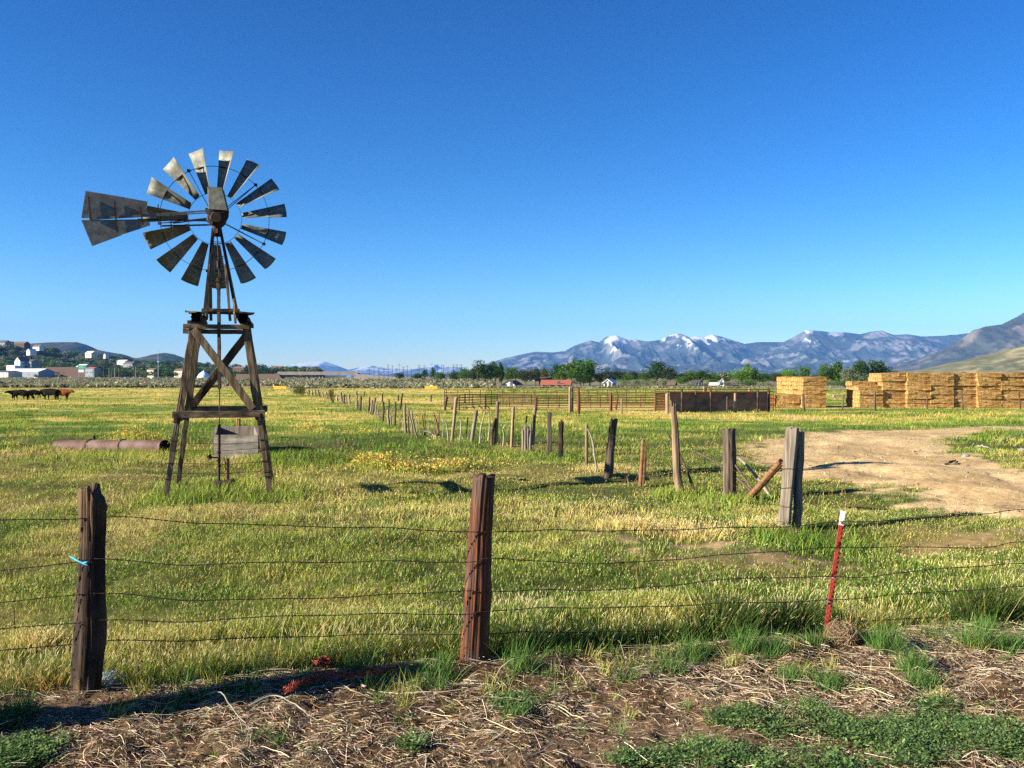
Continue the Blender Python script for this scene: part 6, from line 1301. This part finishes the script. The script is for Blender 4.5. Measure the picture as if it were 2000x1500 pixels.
# ================================================================ sagebrush
n = 15000; y = 285 * (1000 / 285) ** (rng.random(n) ** 1.25); px = rng.uniform(-80, 960, n); x = (px - 1000) / F * y
k = (fbm(x * .02, y * .012, 500, 3) > .40) | (rng.random(n) < .3); k &= ~((px > 420) & (px < 560) & (y < 330)); x, y = x[k], y[k]
n2 = 1500; px2 = rng.uniform(560, 1760, n2); y2 = rng.uniform(270, 300, n2); x = np.concatenate([x, (px2 - 1000) / F * y2]); y = np.concatenate([y, y2]); k2 = np.concatenate([np.ones(len(x) - n2), np.where(px2 > 960, .45, .7)])
n = len(x); sz = rng.uniform(.7, 1.9, n) * k2; m_ = 22
D = rng.normal(0, 1, (n, m_, 3)); D /= np.linalg.norm(D, axis=2)[..., None]; D[..., 2] = np.abs(D[..., 2]) * .85
c0 = np.stack([x, y, T(x, y)], -1)[:, None, :] + D * sz[:, None, None] * .62
a = rng.normal(0, 1, (n, m_, 3)) * .26 * sz[:, None, None]; b_ = rng.normal(0, 1, (n, m_, 3)) * .26 * sz[:, None, None]
V = np.stack([c0 - a, c0 + b_, c0 + a * .6 - b_ * .4], 2).reshape(-1, 3); Tt = np.arange(len(V)).reshape(-1, 3)
cb = np.array([(.20, .2, .115), (.27, .255, .15), (.13, .14, .065), (.3, .27, .17)])[rng.integers(0, 4, n)]; C = np.repeat(cb * (1 + rng.normal(0, .15, (n, 1))), m_ * 3, 0)
tag(obj_np('sagebrush', V, [Tt], M['leaf'], colors=np.clip(C, .01, 1), smooth=False), 'grey green sagebrush covering the flat beyond the pasture', 'sagebrush', kind='stuff')

# ================================================================ hills and mountains
def rangemesh(name, prof, D, front, back, seed, colf, nx=620, ny=110, gully=.35, lam=600., z0=0., p=1.15, u0=-.75, u1=.75, rough=.03):
    P = np.array(prof, float); xs = (P[:, 0] - 1000) / F * D; hs = (735 - P[:, 1]) / F * D + 2.2
    x = np.linspace(u0 * D, u1 * D, nx); s = np.concatenate([np.linspace(0, 1, int(ny * .78)), 1 + np.linspace(0, 1, ny - int(ny * .78) + 1)[1:]])
    X, S = np.meshgrid(x, s, indexing='ij'); Y = np.where(S <= 1, D - front + front * S, D + back * (S - 1))
    warp = (fbm(X / (lam * 2), Y / (lam * 2), seed + 5, 3) - .5) * lam * 1.2 * np.clip(np.abs(1 - S), 0, 1)
    Hc = np.interp(X + warp, xs, hs, left=hs[0], right=hs[-1])
    rg = ridged((X + warp * .6) / lam, Y / (lam * 2.4), seed, 5); fine = fbm(X / (lam * .16), Y / (lam * .16), seed + 3, 4) - .5
    f = np.where(S <= 1, S ** p, 1 - (S - 1) ** 1.3)
    env = np.clip(1 - np.abs(1 - S) ** 1.0, 0, 1) * np.clip(np.abs(1 - S) * 5, .0, 1)
    Z = z0 + Hc * f * (1 - gully * (1 - rg) * np.clip(np.abs(1 - S) * 3.5, 0, 1)) + fine * Hc.max() * rough * 2 * np.clip(S * 3, 0, 1) * np.clip(np.abs(1 - S) * 6, .12, 1)
    Z[:, 0] = z0 - 8; Z[:, -1] = z0 - 8
    V = np.stack([X, Y, Z], -1).reshape(-1, 3); nx_, ny_ = X.shape; i = np.arange(nx_ * ny_).reshape(nx_, ny_)
    Q = np.stack([i[:-1, :-1], i[1:, :-1], i[1:, 1:], i[:-1, 1:]], -1).reshape(-1, 4)
    C = colf(X, Y, Z, S, rg, fine, Hc).reshape(-1, 3)
    o = obj_np(name, V, [Q], M['land'], colors=np.clip(C, .005, 1)); tag(o, kind='structure'); return X, Y, Z
mm = bpy.data.materials.new('land'); mm.use_nodes = True; nt = mm.node_tree; at_ = nt.nodes.new('ShaderNodeAttribute'); at_.attribute_name = 'Col'; nt.links.new(at_.outputs[0], nt.nodes['Principled BSDF'].inputs['Base Color']); nt.nodes['Principled BSDF'].inputs['Roughness'].default_value = 1; nt.nodes['Principled BSDF'].inputs['Specular IOR Level'].default_value = 0; M['land'] = mm
def band(x, a, b, w): return sst(a - w, a + w, x) * (1 - sst(b - w, b + w, x))
def c3(c, like): return np.array(c) * np.ones(like.shape + (3,))
def snowcol(rock, forest, windows, lam, tree_lo=.0, tree_hi=.75):
    def f(X, Y, Z, S, rg, fine, Hc):
        px = X / Y * F + 1000; py = 735 - (Z - 2.2) / Y * F
        n = fbm(X / lam, Y / lam, 77, 5)
        col = lerp(c3(forest, X), c3(rock, X), sst(.5, .68, n + .3 * (rg - .5)))
        sn = np.zeros_like(X)
        for a, b, w, line, st in windows: sn = np.maximum(sn, band(px, a, b, w) * sst(2.2, -2.2, py - line + (n - .5) * 44 + (rg - .45) * -30 + (fbm(X / 70., Y / 240., 90, 4) - .5) * 62) * st)
        f2 = ridged(X / (lam * .45), Y / (lam * .9), 88, 4); f3 = fbm(X / (lam * .12), Y / (lam * .12), 89, 4)
        col = col * (.45 + 1.1 * f2 * (.6 + .8 * f3))[..., None]
        return lerp(col, c3((.62, .63, .66), X), np.clip(sn, 0, 1) * .85)
    return f
main_prof = [(700, 738), (860, 734), (900, 729), (925, 720), (950, 710), (985, 700), (1015, 693), (1045, 687), (1080, 688), (1103, 686), (1120, 676), (1153, 665), (1170, 668), (1185, 657), (1203, 655), (1222, 662), (1245, 664), (1265, 667), (1290, 664), (1310, 654), (1328, 651), (1345, 658), (1360, 657), (1375, 659), (1390, 653), (1412, 658), (1432, 665), (1455, 672), (1480, 668), (1510, 668), (1530, 668), (1550, 658), (1575, 644), (1600, 646), (1615, 648), (1650, 649), (1680, 653), (1700, 648), (1722, 646), (1745, 654), (1770, 653), (1800, 657), (1840, 656), (1900, 650), (2000, 655), (2400, 660)]
rangemesh('mountains', main_prof, 14500, 5500, 2500, 11, snowcol((.15, .145, .135), (.04, .05, .045), [(1182, 1258, 5, 660, 1), (1188, 1230, 4, 674, .9), (1292, 1342, 5, 658, 1), (1342, 1432, 5, 661, 1), (1568, 1598, 4, 650, .8), (1618, 1646, 4, 650, .6), (1712, 1728, 4, 648, .3)], 260.), nx=1100, ny=190, lam=620., gully=.75, u0=-.3, rough=.05)
right_prof = [(1640, 740), (1700, 732), (1745, 722), (1790, 706), (1830, 690), (1870, 668), (1900, 645), (1925, 638), (1955, 634), (1980, 622), (2000, 610), (2050, 592), (2150, 580), (2400, 560)]
rangemesh('mountain', right_prof, 8200, 2600, 1800, 23, snowcol((.12, .1, .075), (.045, .048, .035), [], 170.), nx=500, ny=150, lam=480., gully=.6, u0=.3, u1=.85)
olive_prof = [(1780, 741), (1830, 735), (1860, 726), (1890, 716), (1930, 704), (1970, 690), (2000, 677), (2060, 660), (2200, 640), (2400, 640)]
rangemesh('hill', olive_prof, 3000, 900, 900, 31, snowcol((.2, .17, .085), (.12, .115, .05), [], 60.), nx=300, ny=80, lam=260., gully=.15, u0=.42, u1=.85)
far_prof = [(300, 742), (500, 738), (540, 720), (570, 712), (595, 708), (615, 707), (635, 706), (655, 713), (680, 722), (700, 718), (725, 714), (760, 720), (800, 722), (835, 717), (850, 711), (862, 718), (890, 716), (920, 724), (960, 738), (1100, 744)]
rangemesh('mountains', far_prof, 21500, 5000, 2500, 41, snowcol((.12, .12, .12), (.05, .06, .06), [(560, 660, 15, 722, 1), (690, 790, 20, 726, .9), (835, 870, 10, 722, .9), (870, 920, 10, 722, .5)], 700.), nx=420, ny=90, lam=1300., gully=.5, u0=-.45, u1=.1)
blue_prof = [(-500, 655), (-200, 660), (0, 672), (40, 673), (62, 671), (100, 668.5), (150, 668), (168, 673), (185, 682), (215, 688), (240, 692), (262, 700), (280, 697), (300, 692), (322, 689), (340, 692), (360, 699), (385, 708), (420, 722), (460, 733), (600, 742)]
rangemesh('hill', blue_prof, 5200, 1700, 1300, 51, snowcol((.09, .08, .055), (.05, .052, .035), [], 200.), nx=360, ny=90, lam=420., gully=.3, u0=-.9, u1=-.2)
side_prof = [(-600, 660), (-300, 662), (-100, 668), (0, 680), (40, 678), (90, 686), (150, 697), (220, 706), (300, 713), (380, 720), (470, 723), (560, 727), (640, 735), (800, 744)]
hx, hy, hz = rangemesh('hillside', side_prof, 1900, 720, 500, 61, snowcol((.14, .13, .06), (.08, .085, .035), [], 50.), nx=420, ny=90, lam=240., gully=.12, u0=-.85, u1=-.05, p=1.0, z0=-1.5)
mid_prof = [(1500, 744), (1560, 735), (1620, 733), (1700, 737), (1780, 740), (1850, 742)]
# trees all over the hillside and through the town
from bisect import bisect
_wc = [crown_np('round', 1500 + i, 330) for i in range(4)]
xs_ = hx[:, 0]; ys_ = hy[0]
def hill_z(x, y):
    i = min(max(bisect(xs_, x) - 1, 0), len(xs_) - 2); j = min(max(bisect(ys_, y) - 1, 0), len(ys_) - 2)
    fx = (x - xs_[i]) / (xs_[i + 1] - xs_[i]); fy = (y - ys_[j]) / (ys_[j + 1] - ys_[j])
    return (hz[i, j] * (1 - fx) + hz[i + 1, j] * fx) * (1 - fy) + (hz[i, j + 1] * (1 - fx) + hz[i + 1, j + 1] * fx) * fy
L_ = []
for k_ in range(6000):
    if len(L_) >= 900: break
    y = rng.uniform(1150, 1900); px = rng.uniform(-60, 620); x = (px - 1000) / F * y
    z = hill_z(x, y) if y > 1185 else float(T(x, y)); z = max(z, float(T(x, y)))
    if fbm(np.array([x * .02 + 7]), np.array([y * .012]), 610, 2)[0] < .36: continue
    if px > 440 and rng.random() < .5: continue
    py = 735 - (z - 2.2) / y * F
    if 95 < px < 160 and 702 < py < 712: continue
    L_.append((px, x, y, z))
L_.sort(key=lambda q: q[2]); rest = L_[150:]; L_ = sorted(L_[:150])
Vw, Cw = [], []
for px, x, y, z in rest:
    V_, Q_, C_ = _wc[int(rng.integers(0, 4))]; h = rng.uniform(10, 20); wd = rng.uniform(1, 1.9); A = rng.random() * 6.28
    Vr = V_ @ np.array([[math.cos(A), math.sin(A), 0], [-math.sin(A), math.cos(A), 0], [0, 0, 1]]); Vw.append(Vr * [h * wd, h * wd, h] + [x, y, z]); Cw.append(np.array(PALT[['dark', 'green', 'bluegreen', 'olive', 'greygreen'][rng.integers(0, 5)]])[None] * C_[:, None])
Vw = np.vstack(Vw); tag(obj_np('far_woods', Vw, [np.arange(len(Vw)).reshape(-1, 4)], M['leaf'], colors=np.clip(np.vstack(Cw), .005, 1), smooth=False), 'farther tree cover merging over the top of the town hillside', 'woods', kind='stuff')
for i, (px, x, y, z) in enumerate(L_):
    cl = ['dark', 'green', 'bluegreen', 'olive', 'greygreen', 'dark', 'green'][rng.integers(0, 7)]; h = rng.uniform(8, 17)
    nm = {'dark': 'dark green', 'green': 'green', 'bluegreen': 'blue green', 'olive': 'olive', 'greygreen': 'pale grey green'}[cl]
    tree(x, y, z, h, 'round', cl, f'{nm} tree on the town hillside, number {i + 1} from the left edge', 'trees over the town hillside', v=int(rng.integers(0, 5)), wide=rng.uniform(1.1, 2.0), nleaf=600)
for i, px in enumerate(np.concatenate([np.arange(190, 420, 19), np.arange(430, 560, 16), [105, 125, 75, 5]])):
    Y = 1080 + rng.uniform(-40, 30); px = px + rng.uniform(-5, 5); b = at(px, 738, Y); h = rng.uniform(7, 12) if px > 180 else 5
    tree(b[0], Y, float(T(b[0], Y)), h, 'round', ['dark', 'green', 'olive'][rng.integers(0, 3)], f'low tree along the highway, {ordw(i)} of the row behind the sagebrush', 'trees along the highway', v=int(rng.integers(0, 5)), wide=rng.uniform(1, 1.6), nleaf=450)
for i in range(9):
    px = 1850 + i * 18 + rng.uniform(-4, 4); Y = 2050 + rng.uniform(-40, 40); b = at(px, 738, Y); tree(b[0], Y, float(T(b[0], Y)), rng.uniform(9, 15), 'round', 'bluegreen', f'far dull tree at the foot of the olive hill, {ordw(i)} from the left', 'trees at the foot of the olive hill', v=i % 5, wide=1.3, nleaf=450)

# ================================================================ haze, sky, sun, camera
bm = bmesh.new(); bmesh.ops.create_cube(bm, size=1); me = bpy.data.meshes.new('haze'); 
for v in bm.verts: v.co = Vector((v.co.x * 52000, v.co.y * 52000, (-30 if v.co.z < 0 else HAZE_TOP)))
bm.to_mesh(me); bm.free(); hz_ = bpy.data.objects.new('haze', me); link(hz_); tag(hz_, 'thin blue haze filling the whole valley', 'haze', kind='stuff')
m = bpy.data.materials.new('haze'); m.use_nodes = True; nt = m.node_tree; nt.nodes.remove(nt.nodes['Principled BSDF']); pv = nt.nodes.new('ShaderNodeVolumePrincipled'); pv.inputs['Color'].default_value = HAZE_COL; pv.inputs['Density'].default_value = HAZE_DENS; pv.inputs['Anisotropy'].default_value = 0.0
nt.links.new(pv.outputs[0], nt.nodes['Material Output'].inputs['Volume']); me.materials.append(m)

AZ = R(20); EL = R(22); SUN = Vector((-math.cos(AZ) * math.cos(EL), -math.sin(AZ) * math.cos(EL), math.sin(EL)))
ld = bpy.data.lights.new('sun', 'SUN'); ld.energy = 5.0; ld.angle = R(.5); ld.color = (1, .92, .78)
lo = bpy.data.objects.new('sun', ld); lo.rotation_euler = SUN.to_track_quat('Z', 'Y').to_euler(); lo.location = (-30, -10, 30); link(lo)
w = bpy.data.worlds.new('World'); scene.world = w; w.use_nodes = True; nt = w.node_tree; bg = nt.nodes['Background']
sky = nt.nodes.new('ShaderNodeTexSky'); sky.sky_type = 'NISHITA'; sky.sun_disc = False; sky.sun_elevation = EL; sky.sun_rotation = math.atan2(SUN.x, SUN.y); sky.altitude = SKY_ALT; sky.air_density = SKY_AIR; sky.dust_density = SKY_DUST; sky.ozone_density = SKY_OZ
hs = nt.nodes.new('ShaderNodeHueSaturation'); hs.inputs['Saturation'].default_value = SKY_SAT; hs.inputs['Hue'].default_value = SKY_HUE; hs.inputs['Value'].default_value = SKY_VAL; gm = nt.nodes.new('ShaderNodeGamma'); gm.inputs[1].default_value = SKY_GAM; nt.links.new(sky.outputs[0], hs.inputs['Color']); nt.links.new(hs.outputs[0], gm.inputs[0]); nt.links.new(gm.outputs[0], bg.inputs[0]); bg.inputs[1].default_value = SKY_STR
cd = bpy.data.cameras.new('camera'); cd.sensor_width = 36; cd.lens = 36 * F / 2000; cd.clip_start = .1; cd.clip_end = 90000
co = bpy.data.objects.new('camera', cd); co.location = tuple(CAM); co.rotation_euler = (math.pi / 2 - PITCH, 0, 0); link(co); scene.camera = co
scene.render.resolution_x, scene.render.resolution_y = 1024, 768
scene.view_settings.view_transform = 'Standard'; scene.view_settings.look = 'None'; scene.view_settings.exposure = EXPO; scene.view_settings.gamma = 1
cy = scene.cycles; cy.max_bounces = 5; cy.diffuse_bounces = 2; cy.glossy_bounces = 2; cy.transmission_bounces = 2; cy.transparent_max_bounces = 8; cy.volume_bounces = 0
cy.use_adaptive_sampling = True; cy.adaptive_threshold = .006; cy.use_denoising = False; cy.denoiser = 'OPENIMAGEDENOISE'; cy.denoising_input_passes = 'RGB_ALBEDO_NORMAL'; cy.caustics_reflective = False; cy.caustics_refractive = False
